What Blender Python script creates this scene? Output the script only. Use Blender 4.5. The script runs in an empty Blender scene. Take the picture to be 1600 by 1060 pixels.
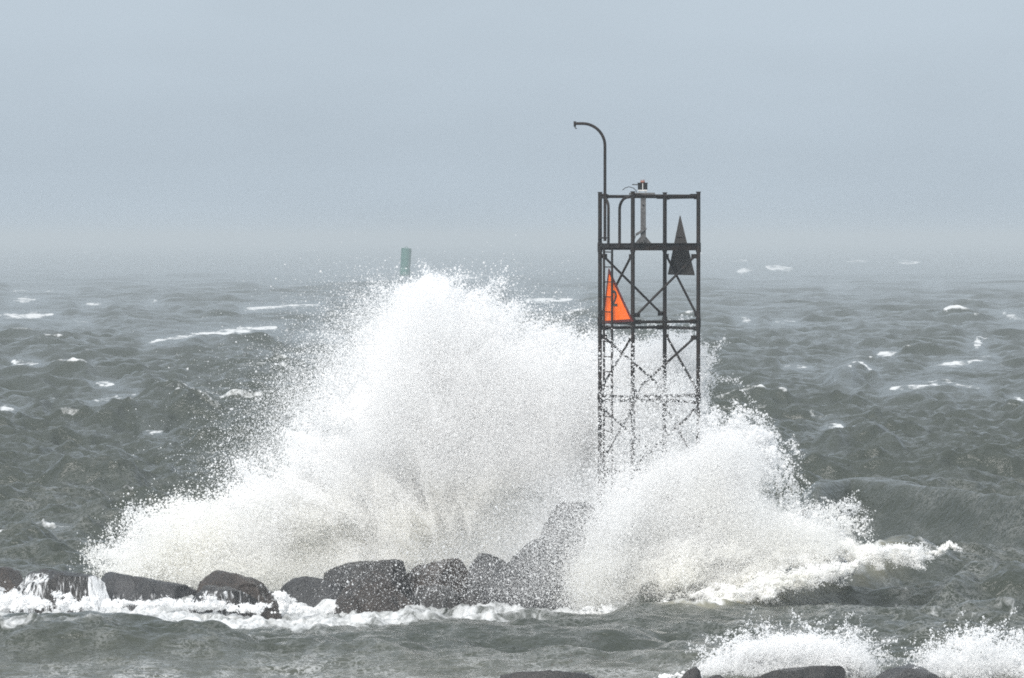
import bpy, bmesh, math
import numpy as np
from mathutils import Vector, Matrix

# ------------------------------------------------------------------ camera, sky, sun, exposure
scene = bpy.context.scene
COL = scene.collection
CAM_H, FPX = 8.0, 7000.0                      # eye height (m), focal length in photo pixels (1600 wide)
HORIZON = 372.0                               # photo row of the true horizon
TILT = math.atan((530 - HORIZON) / FPX)
cam_d = bpy.data.cameras.new("camera")
cam_d.sensor_width = 36.0
cam_d.lens = 36.0 * FPX / 1600.0
cam_d.clip_start = 0.5
cam_d.clip_end = 30000.0
cam = bpy.data.objects.new("camera", cam_d)
COL.objects.link(cam)
cam.location = (0, 0, CAM_H)
cam.rotation_euler = (math.pi / 2 - TILT, 0, 0)
scene.camera = cam

SUN_EL, SUN_AZ = math.radians(34), math.radians(205)      # azimuth clockwise from +Y: behind the camera, a little left
world = bpy.data.worlds.new("World")
scene.world = world
world.use_nodes = True
wn, wl = world.node_tree.nodes, world.node_tree.links
wn.clear()
w_out = wn.new("ShaderNodeOutputWorld")
w_bg = wn.new("ShaderNodeBackground")
w_bg.inputs["Strength"].default_value = 0.10
w_sky = wn.new("ShaderNodeTexSky")
w_sky.sky_type = 'NISHITA'
w_sky.sun_disc = False
w_sky.sun_elevation = SUN_EL
w_sky.sun_rotation = SUN_AZ
w_sky.dust_density = 4.0
w_sky.air_density = 1.0
# an overcast deck over the clear sky: brighter towards the zenith, soft streaks of thicker cloud
w_tc = wn.new("ShaderNodeTexCoord")
w_sep = wn.new("ShaderNodeSeparateXYZ")
wl.new(w_tc.outputs["Generated"], w_sep.inputs[0])
w_map = wn.new("ShaderNodeMapRange")
w_map.inputs["From Min"].default_value = 0.0
w_map.inputs["From Max"].default_value = 0.9
wl.new(w_sep.outputs["Z"], w_map.inputs["Value"])
w_noise = wn.new("ShaderNodeTexNoise")
w_noise.inputs["Scale"].default_value = 9.0
w_noise.inputs["Detail"].default_value = 3.0
w_mapping = wn.new("ShaderNodeMapping")
w_mapping.inputs["Scale"].default_value = (1, 1, 3.5)
wl.new(w_tc.outputs["Generated"], w_mapping.inputs["Vector"])
wl.new(w_mapping.outputs[0], w_noise.inputs["Vector"])
w_mixg = wn.new("ShaderNodeMix")
w_mixg.data_type = 'RGBA'
w_mixg.inputs["A"].default_value = (4.95, 5.85, 6.7, 1)
w_mixg.inputs["B"].default_value = (9.6, 10.2, 10.8, 1)
wl.new(w_map.outputs[0], w_mixg.inputs["Factor"])
w_nm = wn.new("ShaderNodeMapRange")
w_nm.inputs["From Min"].default_value = 0.3
w_nm.inputs["From Max"].default_value = 0.7
w_nm.inputs["To Min"].default_value = 0.945
w_nm.inputs["To Max"].default_value = 1.045
wl.new(w_noise.outputs["Fac"], w_nm.inputs["Value"])
w_mul = wn.new("ShaderNodeVectorMath")
w_mul.operation = 'SCALE'
wl.new(w_mixg.outputs["Result"], w_mul.inputs[0])
wl.new(w_nm.outputs[0], w_mul.inputs["Scale"])
w_mix = wn.new("ShaderNodeMix")
w_mix.data_type = 'RGBA'
w_mix.inputs["Factor"].default_value = 0.93
wl.new(w_sky.outputs[0], w_mix.inputs["A"])
wl.new(w_mul.outputs[0], w_mix.inputs["B"])
wl.new(w_mix.outputs["Result"], w_bg.inputs["Color"])
wl.new(w_bg.outputs[0], w_out.inputs["Surface"])

sun_d = bpy.data.lights.new("sun", 'SUN')
sun_d.energy = 3.6
sun_d.angle = math.radians(40)
sun_d.color = (1.0, 0.97, 0.93)
sun = bpy.data.objects.new("sun", sun_d)
COL.objects.link(sun)
sdir = Vector((math.sin(SUN_AZ) * math.cos(SUN_EL), math.cos(SUN_AZ) * math.cos(SUN_EL), math.sin(SUN_EL)))
sun.rotation_euler = sdir.to_track_quat('Z', 'Y').to_euler()
sun.location = (-20, -40, 60)

scene.view_settings.view_transform = 'Standard'
scene.view_settings.look = 'None'
scene.view_settings.exposure = 0.0
scene.view_settings.gamma = 1.0
scene.render.engine = 'CYCLES'
scene.cycles.max_bounces = 32
scene.cycles.diffuse_bounces = 24
scene.cycles.transmission_bounces = 6
scene.cycles.volume_bounces = 2
scene.cycles.use_denoising = False
scene.cycles.filter_width = 1.8
scene.cycles.sample_clamp_indirect = 6.0

rng = np.random.default_rng(11)

# ------------------------------------------------------------------ helpers
CT, ST = math.cos(TILT), math.sin(TILT)

def ray(px, py):
    px, py = np.asarray(px, float), np.asarray(py, float)
    rx, ru = (px - 800.0) / FPX, -(py - 530.0) / FPX
    return rx, CT + ru * ST, -ST + ru * CT

def at(px, py, Y):
    rx, ry, rz = ray(px, py)
    s = Y / ry
    return np.stack(np.broadcast_arrays(rx * s, Y + 0 * s, CAM_H + rz * s), -1)

def sea(px, py):
    rx, ry, rz = ray(px, py)
    s = CAM_H / -rz
    return np.stack([rx * s, ry * s], -1)

def pixel(x, y, z):
    dz = z - CAM_H
    fwd, up = y * CT - dz * ST, y * ST + dz * CT
    return 800 + FPX * x / fwd, 530 - FPX * up / fwd

_LAT = np.random.default_rng(5).random((64, 64, 64)).astype(np.float32) * 2 - 1

def vnoise(p, off=0.0):
    """smooth value noise in -1..1 at points p (N,3)"""
    q = np.asarray(p, np.float32) + np.float32(off)
    i = np.floor(q).astype(np.int32)
    f = q - i
    f = f * f * (3 - 2 * f)
    a, b = i & 63, (i + 1) & 63
    fx, fy, fz = f[:, 0], f[:, 1], f[:, 2]
    def L(u, v, w): return _LAT[u, v, w]
    c00 = L(a[:, 0], a[:, 1], a[:, 2]) * (1 - fx) + L(b[:, 0], a[:, 1], a[:, 2]) * fx
    c10 = L(a[:, 0], b[:, 1], a[:, 2]) * (1 - fx) + L(b[:, 0], b[:, 1], a[:, 2]) * fx
    c01 = L(a[:, 0], a[:, 1], b[:, 2]) * (1 - fx) + L(b[:, 0], a[:, 1], b[:, 2]) * fx
    c11 = L(a[:, 0], b[:, 1], b[:, 2]) * (1 - fx) + L(b[:, 0], b[:, 1], b[:, 2]) * fx
    return (c00 * (1 - fy) + c10 * fy) * (1 - fz) + (c01 * (1 - fy) + c11 * fy) * fz

def fbm(p, octaves=4, off=0.0, gain=0.5):
    p = np.asarray(p, np.float32)
    s, a = 0, 1.0
    for o in range(octaves):
        s = s + a * vnoise(p * 2 ** o, off + 17.3 * o)
        a *= gain
    return s

def smooth(a, b, x):
    t = np.clip((x - a) / (b - a), 0, 1)
    return t * t * (3 - 2 * t)

def tag(o, label=None, cat=None, group=None, kind=None):
    if label: o["label"] = label
    if cat: o["category"] = cat
    if group: o["group"] = group
    if kind: o["kind"] = kind
    return o

def link(name, me, mat=None, parent=None):
    o = bpy.data.objects.new(name, me)
    COL.objects.link(o)
    if mat: me.materials.append(mat)
    if parent: o.parent = parent
    return o

def empty(name, loc):
    o = bpy.data.objects.new(name, None)
    COL.objects.link(o)
    o.location = loc
    o.empty_display_size = 0.3
    return o

def grid_mesh(name, co, nr, nc):
    me = bpy.data.meshes.new(name)
    n = nr * nc
    me.vertices.add(n)
    me.vertices.foreach_set("co", co.astype(np.float32).ravel())
    i = np.arange(n).reshape(nr, nc)
    q = np.stack([i[:-1, :-1], i[:-1, 1:], i[1:, 1:], i[1:, :-1]], -1).reshape(-1, 4)
    me.loops.add(q.size)
    me.loops.foreach_set("vertex_index", q.ravel().astype(np.int32))
    me.polygons.add(len(q))
    me.polygons.foreach_set("loop_start", np.arange(0, q.size, 4, dtype=np.int32))
    me.polygons.foreach_set("use_smooth", np.ones(len(q), bool))
    me.update(calc_edges=True)
    return me

def vattr(me, name, vals):
    a = me.attributes.new(name, 'FLOAT', 'POINT')
    a.data.foreach_set("value", np.asarray(vals, np.float32).ravel())

# ------------------------------------------------------------------ materials
def new_mat(name):
    m = bpy.data.materials.new(name)
    m.use_nodes = True
    nt = m.node_tree
    nt.nodes.clear()
    out = nt.nodes.new("ShaderNodeOutputMaterial")
    return m, nt.nodes, nt.links, out

def N(nodes, t, **kw):
    n = nodes.new(t)
    for k, v in kw.items():
        if hasattr(n, k): setattr(n, k, v)
        else: n.inputs[k].default_value = v
    return n

def mat_paint(name, c1, c2, rough=0.6, scale=14.0, metallic=0.0, bump=0.25):
    m, n, l, out = new_mat(name)
    b = N(n, "ShaderNodeBsdfPrincipled")
    b.inputs["Roughness"].default_value = rough
    b.inputs["Metallic"].default_value = metallic
    b.inputs["Specular IOR Level"].default_value = 0.3
    tc = N(n, "ShaderNodeTexCoord")
    no = N(n, "ShaderNodeTexNoise")
    no.inputs["Scale"].default_value = scale
    no.inputs["Detail"].default_value = 6
    l.new(tc.outputs["Object"], no.inputs["Vector"])
    r = N(n, "ShaderNodeMapRange")
    r.inputs["From Min"].default_value = 0.35
    r.inputs["From Max"].default_value = 0.65
    l.new(no.outputs["Fac"], r.inputs["Value"])
    mx = N(n, "ShaderNodeMix", data_type='RGBA')
    mx.inputs["A"].default_value = (*c1, 1)
    mx.inputs["B"].default_value = (*c2, 1)
    l.new(r.outputs[0], mx.inputs["Factor"])
    l.new(mx.outputs["Result"], b.inputs["Base Color"])
    bp = N(n, "ShaderNodeBump")
    bp.inputs["Strength"].default_value = bump
    bp.inputs["Distance"].default_value = 0.01
    l.new(no.outputs["Fac"], bp.inputs["Height"])
    l.new(bp.outputs[0], b.inputs["Normal"])
    l.new(b.outputs[0], out.inputs["Surface"])
    return m

M_STEEL = mat_paint("painted_steel", (0.003, 0.0033, 0.0036), (0.016, 0.009, 0.006), 0.55, 7)
M_GALV = mat_paint("galvanised_steel", (0.07, 0.07, 0.07), (0.14, 0.14, 0.14), 0.6, 30)
M_ORANGE = mat_paint("orange_reflective", (0.98, 0.165, 0.001), (0.84, 0.12, 0.001), 0.55, 9, bump=0.05)
M_RED = mat_paint("dark_red_border", (0.12, 0.010, 0.008), (0.06, 0.010, 0.008), 0.6, 25)
M_BACK = mat_paint("weathered_board", (0.038, 0.035, 0.033), (0.065, 0.058, 0.052), 0.8, 30)
M_BLACK = mat_paint("black_plastic", (0.006, 0.007, 0.008), (0.012, 0.012, 0.012), 0.35, 30)
M_WHITE = mat_paint("white_paint", (0.55, 0.55, 0.54), (0.7, 0.7, 0.69), 0.5, 30)
M_PINK = mat_paint("faded_red_plastic", (0.22, 0.085, 0.06), (0.32, 0.15, 0.12), 0.5, 30)
M_GREEN = mat_paint("green_buoy_paint", (0.008, 0.105, 0.075), (0.012, 0.13, 0.09), 0.5, 1.5)

def mat_spray(name, c, warm, trans=0.45):
    m, n, l, out = new_mat(name)
    at_ = N(n, "ShaderNodeAttribute", attribute_name="warm")
    mx = N(n, "ShaderNodeMix", data_type='RGBA')
    mx.inputs["A"].default_value = (*c, 1)
    mx.inputs["B"].default_value = (*warm, 1)
    l.new(at_.outputs["Fac"], mx.inputs["Factor"])
    d = N(n, "ShaderNodeBsdfDiffuse")
    t = N(n, "ShaderNodeBsdfTranslucent")
    l.new(mx.outputs["Result"], d.inputs["Color"])
    l.new(mx.outputs["Result"], t.inputs["Color"])
    ms = N(n, "ShaderNodeMixShader")
    ms.inputs[0].default_value = trans
    l.new(d.outputs[0], ms.inputs[1])
    l.new(t.outputs[0], ms.inputs[2])
    l.new(ms.outputs[0], out.inputs["Surface"])
    return m

M_SPRAY = mat_spray("white_spray", (0.995, 0.995, 0.995), (0.988, 0.982, 0.955), 0.55)

def mat_rock(name, c1, c2, c3, wet=0.27):
    m, n, l, out = new_mat(name)
    geo = N(n, "ShaderNodeNewGeometry")
    b = N(n, "ShaderNodeBsdfPrincipled")
    big = N(n, "ShaderNodeTexNoise"); big.inputs["Scale"].default_value = 1.6; big.inputs["Detail"].default_value = 6
    fine = N(n, "ShaderNodeTexNoise"); fine.inputs["Scale"].default_value = 28; fine.inputs["Detail"].default_value = 5
    spk = N(n, "ShaderNodeTexVoronoi"); spk.inputs["Scale"].default_value = 60
    for t in (big, fine, spk): l.new(geo.outputs["Position"], t.inputs["Vector"])
    r1 = N(n, "ShaderNodeMapRange"); r1.inputs["From Min"].default_value = 0.38; r1.inputs["From Max"].default_value = 0.62
    l.new(big.outputs["Fac"], r1.inputs["Value"])
    r2 = N(n, "ShaderNodeMapRange"); r2.inputs["From Min"].default_value = 0.5; r2.inputs["From Max"].default_value = 0.72
    l.new(fine.outputs["Fac"], r2.inputs["Value"])
    m1 = N(n, "ShaderNodeMix", data_type='RGBA'); m1.inputs["A"].default_value = (*c1, 1); m1.inputs["B"].default_value = (*c2, 1)
    l.new(r1.outputs[0], m1.inputs["Factor"])
    m2 = N(n, "ShaderNodeMix", data_type='RGBA'); m2.inputs["B"].default_value = (*c3, 1)
    l.new(m1.outputs["Result"], m2.inputs["A"]); l.new(r2.outputs[0], m2.inputs["Factor"])
    # white water running down the face where the rock carries a "runoff" value
    mp = N(n, "ShaderNodeMapping"); mp.inputs["Scale"].default_value = (9, 5, 1.1)
    l.new(geo.outputs["Position"], mp.inputs["Vector"])
    st = N(n, "ShaderNodeTexNoise"); st.inputs["Scale"].default_value = 1.3; st.inputs["Detail"].default_value = 7
    st.inputs["Roughness"].default_value = 0.62; st.inputs["Distortion"].default_value = 0.7
    l.new(mp.outputs[0], st.inputs["Vector"])
    ra = N(n, "ShaderNodeAttribute", attribute_name="runoff")
    ad = N(n, "ShaderNodeMath", operation='ADD'); l.new(st.outputs["Fac"], ad.inputs[0])
    sc = N(n, "ShaderNodeMath", operation='MULTIPLY'); sc.inputs[1].default_value = 0.5
    l.new(ra.outputs["Fac"], sc.inputs[0]); l.new(sc.outputs[0], ad.inputs[1])
    rr = N(n, "ShaderNodeMapRange", interpolation_type='SMOOTHSTEP'); rr.inputs["From Min"].default_value = 0.76; rr.inputs["From Max"].default_value = 0.93
    l.new(ad.outputs[0], rr.inputs["Value"])
    m3 = N(n, "ShaderNodeMix", data_type='RGBA'); m3.inputs["B"].default_value = (0.82, 0.83, 0.84, 1)
    l.new(m2.outputs["Result"], m3.inputs["A"]); l.new(rr.outputs[0], m3.inputs["Factor"])
    l.new(m3.outputs["Result"], b.inputs["Base Color"])
    rg = N(n, "ShaderNodeMapRange"); rg.inputs["To Min"].default_value = wet - 0.08; rg.inputs["To Max"].default_value = wet + 0.25
    l.new(fine.outputs["Fac"], rg.inputs["Value"]); l.new(rg.outputs[0], b.inputs["Roughness"])
    b.inputs["Specular IOR Level"].default_value = 0.6
    hs = N(n, "ShaderNodeMath", operation='ADD'); l.new(fine.outputs["Fac"], hs.inputs[0])
    h2 = N(n, "ShaderNodeMath", operation='MULTIPLY'); h2.inputs[1].default_value = 0.35
    l.new(spk.outputs["Distance"], h2.inputs[0]); l.new(h2.outputs[0], hs.inputs[1])
    bp = N(n, "ShaderNodeBump"); bp.inputs["Strength"].default_value = 0.8; bp.inputs["Distance"].default_value = 0.035
    l.new(hs.outputs[0], bp.inputs["Height"]); l.new(bp.outputs[0], b.inputs["Normal"])
    l.new(b.outputs[0], out.inputs["Surface"])
    return m

M_ROCK = mat_rock("wet_dark_rock", (0.008, 0.007, 0.006), (0.022, 0.019, 0.017), (0.060, 0.053, 0.048))
M_ROCK_B = mat_rock("wet_brown_rock", (0.012, 0.009, 0.007), (0.034, 0.024, 0.018), (0.085, 0.064, 0.052))
M_ROCK_G = mat_rock("wet_grey_rock", (0.018, 0.018, 0.019), (0.045, 0.044, 0.046), (0.10, 0.10, 0.10))

def mat_water():
    m, n, l, out = new_mat("grey_green_sea")
    geo = N(n, "ShaderNodeNewGeometry")
    b = N(n, "ShaderNodeBsdfPrincipled")
    b.inputs["Base Color"].default_value = (0.038, 0.045, 0.034, 1)
    b.inputs["Roughness"].default_value = 0.07
    b.inputs["IOR"].default_value = 1.33
    b.inputs["Specular IOR Level"].default_value = 0.5
    # wind ripples
    hsum = None
    for sc, stretch, amt, ang in ((2.2, (0.7, 1.35, 1), 1.0, 0.25), (6.5, (0.75, 1.3, 1), 0.42, -0.2)):
        mp = N(n, "ShaderNodeMapping"); mp.inputs["Scale"].default_value = stretch; mp.inputs["Rotation"].default_value = (0, 0, ang)
        l.new(geo.outputs["Position"], mp.inputs["Vector"])
        t = N(n, "ShaderNodeTexNoise"); t.inputs["Scale"].default_value = sc; t.inputs["Detail"].default_value = 3
        t.inputs["Distortion"].default_value = 0.6
        l.new(mp.outputs[0], t.inputs["Vector"])
        # sharpen crests: 1-|2n-1|
        a = N(n, "ShaderNodeMath", operation='MULTIPLY_ADD'); a.inputs[1].default_value = 2; a.inputs[2].default_value = -1
        l.new(t.outputs["Fac"], a.inputs[0])
        c = N(n, "ShaderNodeMath", operation='ABSOLUTE'); l.new(a.outputs[0], c.inputs[0])
        s = N(n, "ShaderNodeMath", operation='MULTIPLY'); s.inputs[1].default_value = -amt
        l.new(c.outputs[0], s.inputs[0])
        if hsum is None: hsum = s
        else:
            q = N(n, "ShaderNodeMath", operation='ADD'); l.new(hsum.outputs[0], q.inputs[0]); l.new(s.outputs[0], q.inputs[1]); hsum = q
    bp = N(n, "ShaderNodeBump"); bp.inputs["Strength"].default_value = 1.0; bp.inputs["Distance"].default_value = 0.058
    l.new(hsum.outputs[0], bp.inputs["Height"])
    l.new(bp.outputs[0], b.inputs["Normal"])
    # foam: attribute broken up by lacy noise
    fa = N(n, "ShaderNodeAttribute", attribute_name="foam")
    lace = N(n, "ShaderNodeAttribute", attribute_name="lace")
    mpf = N(n, "ShaderNodeMapping"); mpf.inputs["Scale"].default_value = (1.0, 0.45, 1.0)
    l.new(geo.outputs["Position"], mpf.inputs["Vector"])
    n1 = N(n, "ShaderNodeTexNoise"); n1.inputs["Scale"].default_value = 2.6; n1.inputs["Detail"].default_value = 9; n1.inputs["Roughness"].default_value = 0.68
    n1.inputs["Distortion"].default_value = 0.9
    l.new(mpf.outputs[0], n1.inputs["Vector"])
    a1 = N(n, "ShaderNodeMath", operation='ADD'); l.new(fa.outputs["Fac"], a1.inputs[0]); l.new(n1.outputs["Fac"], a1.inputs[1])
    f1 = N(n, "ShaderNodeMapRange", interpolation_type='SMOOTHSTEP'); f1.inputs["From Min"].default_value = 0.88; f1.inputs["From Max"].default_value = 1.26
    l.new(a1.outputs[0], f1.inputs["Value"])
    # lace: thin curling threads of old foam (ridged noise)
    mpl = N(n, "ShaderNodeMapping"); mpl.inputs["Scale"].default_value = (0.62, 0.62, 1.0)
    l.new(geo.outputs["Position"], mpl.inputs["Vector"])
    rid = []
    for sc_, wid in ((1.9, 0.06), (5.2, 0.09)):
        tn = N(n, "ShaderNodeTexNoise"); tn.inputs["Scale"].default_value = sc_; tn.inputs["Detail"].default_value = 5
        tn.inputs["Roughness"].default_value = 0.6; tn.inputs["Distortion"].default_value = 1.6
        l.new(mpl.outputs[0], tn.inputs["Vector"])
        ta = N(n, "ShaderNodeMath", operation='MULTIPLY_ADD'); ta.inputs[1].default_value = 2; ta.inputs[2].default_value = -1
        l.new(tn.outputs["Fac"], ta.inputs[0])
        tb = N(n, "ShaderNodeMath", operation='ABSOLUTE'); l.new(ta.outputs[0], tb.inputs[0])
        tm = N(n, "ShaderNodeMapRange", interpolation_type='SMOOTHSTEP'); tm.inputs["From Min"].default_value = 0.0; tm.inputs["From Max"].default_value = wid
        tm.inputs["To Min"].default_value = 1.0; tm.inputs["To Max"].default_value = 0.0
        l.new(tb.outputs[0], tm.inputs["Value"]); rid.append(tm)
    vr = N(n, "ShaderNodeMath", operation='MAXIMUM'); l.new(rid[0].outputs[0], vr.inputs[0]); l.new(rid[1].outputs[0], vr.inputs[1])
    n2 = N(n, "ShaderNodeTexNoise"); n2.inputs["Scale"].default_value = 0.9; n2.inputs["Detail"].default_value = 4
    l.new(mpf.outputs[0], n2.inputs["Vector"])
    n2r = N(n, "ShaderNodeMapRange"); n2r.inputs["From Min"].default_value = 0.40; n2r.inputs["From Max"].default_value = 0.66
    l.new(n2.outputs["Fac"], n2r.inputs["Value"])
    lm = N(n, "ShaderNodeMath", operation='MULTIPLY'); l.new(vr.outputs[0], lm.inputs[0]); l.new(n2r.outputs[0], lm.inputs[1])
    lm2 = N(n, "ShaderNodeMath", operation='MULTIPLY'); l.new(lm.outputs[0], lm2.inputs[0]); l.new(lace.outputs["Fac"], lm2.inputs[1])
    fx = N(n, "ShaderNodeMath", operation='MAXIMUM'); l.new(f1.outputs[0], fx.inputs[0]); l.new(lm2.outputs[0], fx.inputs[1])
    # aerated, sandy water beneath breaking foam
    aer = N(n, "ShaderNodeAttribute", attribute_name="aerated")
    mc = N(n, "ShaderNodeMix", data_type='RGBA'); mc.inputs["A"].default_value = (0.038, 0.045, 0.034, 1); mc.inputs["B"].default_value = (0.36, 0.34, 0.25, 1)
    l.new(aer.outputs["Fac"], mc.inputs["Factor"]); l.new(mc.outputs["Result"], b.inputs["Base Color"])
    d = N(n, "ShaderNodeBsdfDiffuse"); d.inputs["Color"].default_value = (0.72, 0.73, 0.73, 1)
    bf = N(n, "ShaderNodeBump"); bf.inputs["Strength"].default_value = 0.8; bf.inputs["Distance"].default_value = 0.08
    l.new(n1.outputs["Fac"], bf.inputs["Height"]); l.new(bf.outputs[0], d.inputs["Normal"])
    ms = N(n, "ShaderNodeMixShader"); l.new(fx.outputs[0], ms.inputs[0]); l.new(b.outputs[0], ms.inputs[1]); l.new(d.outputs[0], ms.inputs[2])
    l.new(ms.outputs[0], out.inputs["Surface"])
    return m

M_WATER = mat_water()

# ------------------------------------------------------------------ the sea (one sheet to the horizon)
rows = [30.0]
while rows[-1] < 7000:
    d = rows[-1]
    if d < 77: st = 0.35
    else: st = max(0.07, 0.30 * d * d / (FPX * CAM_H))
    rows.append(d + min(st, 120))
rows = np.array(rows)
u_in = np.arange(-0.126, 0.126, 0.00042)
side = [0.126]
while side[-1] < 0.9: side.append(side[-1] * 1.018 + 0.0004)
side = np.array(side)
cols = np.concatenate([-side[::-1], u_in[1:], side])
NR, NC = len(rows), len(cols)
Yg = np.repeat(rows[:, None], NC, 1)
Xg = Yg * cols[None, :]
drow = np.gradient(rows)[:, None]

X, Y = Xg.ravel(), Yg.ravel()
spac = np.maximum(np.repeat(drow, NC, 1).ravel() * 0.75, 0.03)
PX, PY = pixel(X, Y, np.zeros_like(X))
hz = np.zeros_like(X); dx = np.zeros_like(X); dy = np.zeros_like(X)
jxx = np.zeros_like(X); jyy = np.zeros_like(X); jxy = np.zeros_like(X)
P2 = np.stack([X, Y, np.zeros_like(X)], 1)
gust = 1.0 + 0.35 * vnoise(P2 / 34.0, 3.1) + 0.2 * vnoise(P2 / 11.0, 9.7)
wr = np.random.default_rng(23)
NW = 120
for i in range(NW):
    lam = 0.42 * (17.0 / 0.42) ** ((i + wr.random()) / NW)
    k = 2 * math.pi / lam
    spread = 0.26 + 0.45 * (1 - min(lam / 12, 1))
    th = -math.pi / 2 - 0.22 + wr.normal() * spread       # running towards the camera, a little leftwards
    ak = 0.030 if lam < 7 else 0.034
    a = ak / k
    kx, ky = k * math.cos(th), k * math.sin(th)
    ph = kx * X + ky * Y + wr.random() * 6.2832
    lod = smooth(2.2, 5.0, lam / spac)
    amp = a * lod * gust
    s, c = np.sin(ph), np.cos(ph)
    hz += amp * c
    q = 1.05
    dx -= q * amp * math.cos(th) * s
    dy -= q * amp * math.sin(th) * s
    if lam > 1.0:
        g = -q * a * k * lod * gust * c
        jxx += g * math.cos(th) ** 2; jyy += g * math.sin(th) ** 2; jxy += g * math.cos(th) * math.sin(th)
J = (1 + jxx) * (1 + jyy) - jxy ** 2

# short steep chop: octaves of pinched cells, longer across the wind than along it
def octave(px_, py_, choppy):
    q = np.stack([px_, py_, np.zeros_like(px_)], 1)
    nx = vnoise(q * 0.8, 21.5) * 1.3
    ux, uy = px_ + nx, py_ + vnoise(q * 0.8, 47.2) * 1.3
    wx, wy = 1 - np.abs(np.sin(ux)), 1 - np.abs(np.sin(uy))
    sx, sy = np.abs(np.cos(ux)), np.abs(np.cos(uy))
    wx, wy = wx + (sx - wx) * wx, wy + (sy - wy) * wy
    return (1 - (wx * wy).clip(0, 1) ** 0.65) ** choppy
chop = np.zeros_like(X)
ca, sa = math.cos(0.30), math.sin(0.30)
for k_, (lam, am) in enumerate(((6.4, 0.42), (3.3, 0.30), (1.75, 0.21), (0.95, 0.15), (0.52, 0.085))):
    f = math.pi / lam
    a_ = 0.30 + 0.55 * (k_ % 2) * (-1) ** k_ + 0.2 * k_
    xr, yr = X * math.cos(a_ * 0.5) + Y * math.sin(a_ * 0.5), -X * math.sin(a_ * 0.5) + Y * math.cos(a_ * 0.5)
    o_ = octave(xr * f * 0.62 + 13.7 * k_, yr * f + 5.1 * k_, 2.6 - 0.25 * k_) + octave(xr * f * 0.55 - 31.0, (yr + 0.35 * xr) * f * 1.07 + 71.0, 2.6 - 0.25 * k_)
    o_ -= o_[::97].mean()
    chop += 0.68 * am * o_ * smooth(2.0, 4.5, lam / spac) * (0.55 + 0.45 * gust)
foam = np.zeros_like(X); lace = np.zeros_like(X); aer = np.zeros_like(X)

def poly_dist(px, py, pts):
    """distance to a polyline and the parameter (0..1) along it"""
    best = np.full(px.shape, 1e9); tt = np.zeros(px.shape)
    n = len(pts) - 1
    for i in range(n):
        (ax, ay), (bx, by) = pts[i], pts[i + 1]
        vx, vy = bx - ax, by - ay
        t = np.clip(((px - ax) * vx + (py - ay) * vy) / (vx * vx + vy * vy + 1e-9), 0, 1)
        d = np.hypot(px - ax - t * vx, py - ay - t * vy)
        m = d < best
        best = np.where(m, d, best); tt = np.where(m, (i + t) / n, tt)
    return best, tt

inview = (np.abs(cols) < 0.126)[None, :].repeat(NR, 0).ravel()

def ridge(pts, h, back, front, rise=0.12):
    """a standing wave crest along photo points (on the still-water plane): pts (px, py)"""
    w = [tuple(sea(p, q)) for p, q in pts]
    xs = np.array([p[0] for p in w]); ys = np.array([p[1] for p in w])
    o = np.argsort(xs); xs, ys = xs[o], ys[o]
    yc = np.interp(X, xs, ys)
    wob = 0.35 * vnoise(P2 / 1.7, 4.4) + 0.6 * vnoise(P2 / 4.1, 8.8)
    t = (X - xs[0]) / (xs[-1] - xs[0])
    env = smooth(-0.02, rise, t) * smooth(1.02, 1 - rise, t)
    v = Y - yc + 0.3 * wob
    prof = np.where(v > 0, np.exp(-(v / back) ** 2), np.exp(-(np.abs(v) / front) ** 1.6))
    return h * env * prof * (1 + 0.12 * wob), v, env

extra = np.zeros_like(X)
# swell on the right behind the breaking wave (its crest stands ~0.75 m proud)
e, v1, en1 = ridge([(1230, 852), (1330, 838), (1460, 850), (1620, 868), (1800, 880)], 1.45, 4.0, 1.5)
extra += e
# the breaking wave
e2, v2, en2 = ridge([(1110, 955), (1190, 938), (1290, 922), (1400, 905), (1500, 905), (1560, 912)], 0.90, 2.2, 1.1, 0.3)
extra += e2
# darker hump right of it
e3, v3, en3 = ridge([(1440, 948), (1520, 930), (1620, 935), (1700, 940)], 0.50, 1.8, 1.0, 0.25)
extra += e3
# low swell standing in front of the rocks, left
e4, v4, en4 = ridge([(-80, 1000), (60, 994), (200, 1000), (330, 1012), (420, 1022)], 0.30, 1.0, 1.2, 0.2)
extra += e4
e5, v5, en5 = ridge([(420, 1010), (560, 1002), (760, 1000), (900, 1003), (1040, 998)], 0.26, 1.2, 1.0, 0.25)
extra += e5
for pts, h, bk, fr in (([(120, 668), (220, 660), (360, 664)], 0.55, 9, 5), ([(40, 770), (130, 762), (230, 772)], 0.6, 4, 2.5),
                       ([(1270, 712), (1330, 703), (1420, 712)], 0.55, 5, 3), ([(1290, 606), (1345, 598), (1400, 606)], 0.8, 9, 5),
                       ([(1380, 640), (1480, 628), (1600, 634)], 0.5, 7, 5), ([(220, 556), (330, 546), (460, 548)], 0.8, 14, 9),
                       ([(1420, 770), (1500, 764), (1600, 770)], 0.3, 3, 2)):
    extra += ridge(pts, h, bk, fr, 0.3)[0]

damp = np.zeros_like(X)
damp = np.maximum(damp, 0.9 * en1 * np.exp(-((v1 + 0.8) / 3.2) ** 2))
damp = np.maximum(damp, 0.5 * en2 * np.exp(-((v2 + 0.3) / 1.6) ** 2))
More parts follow.
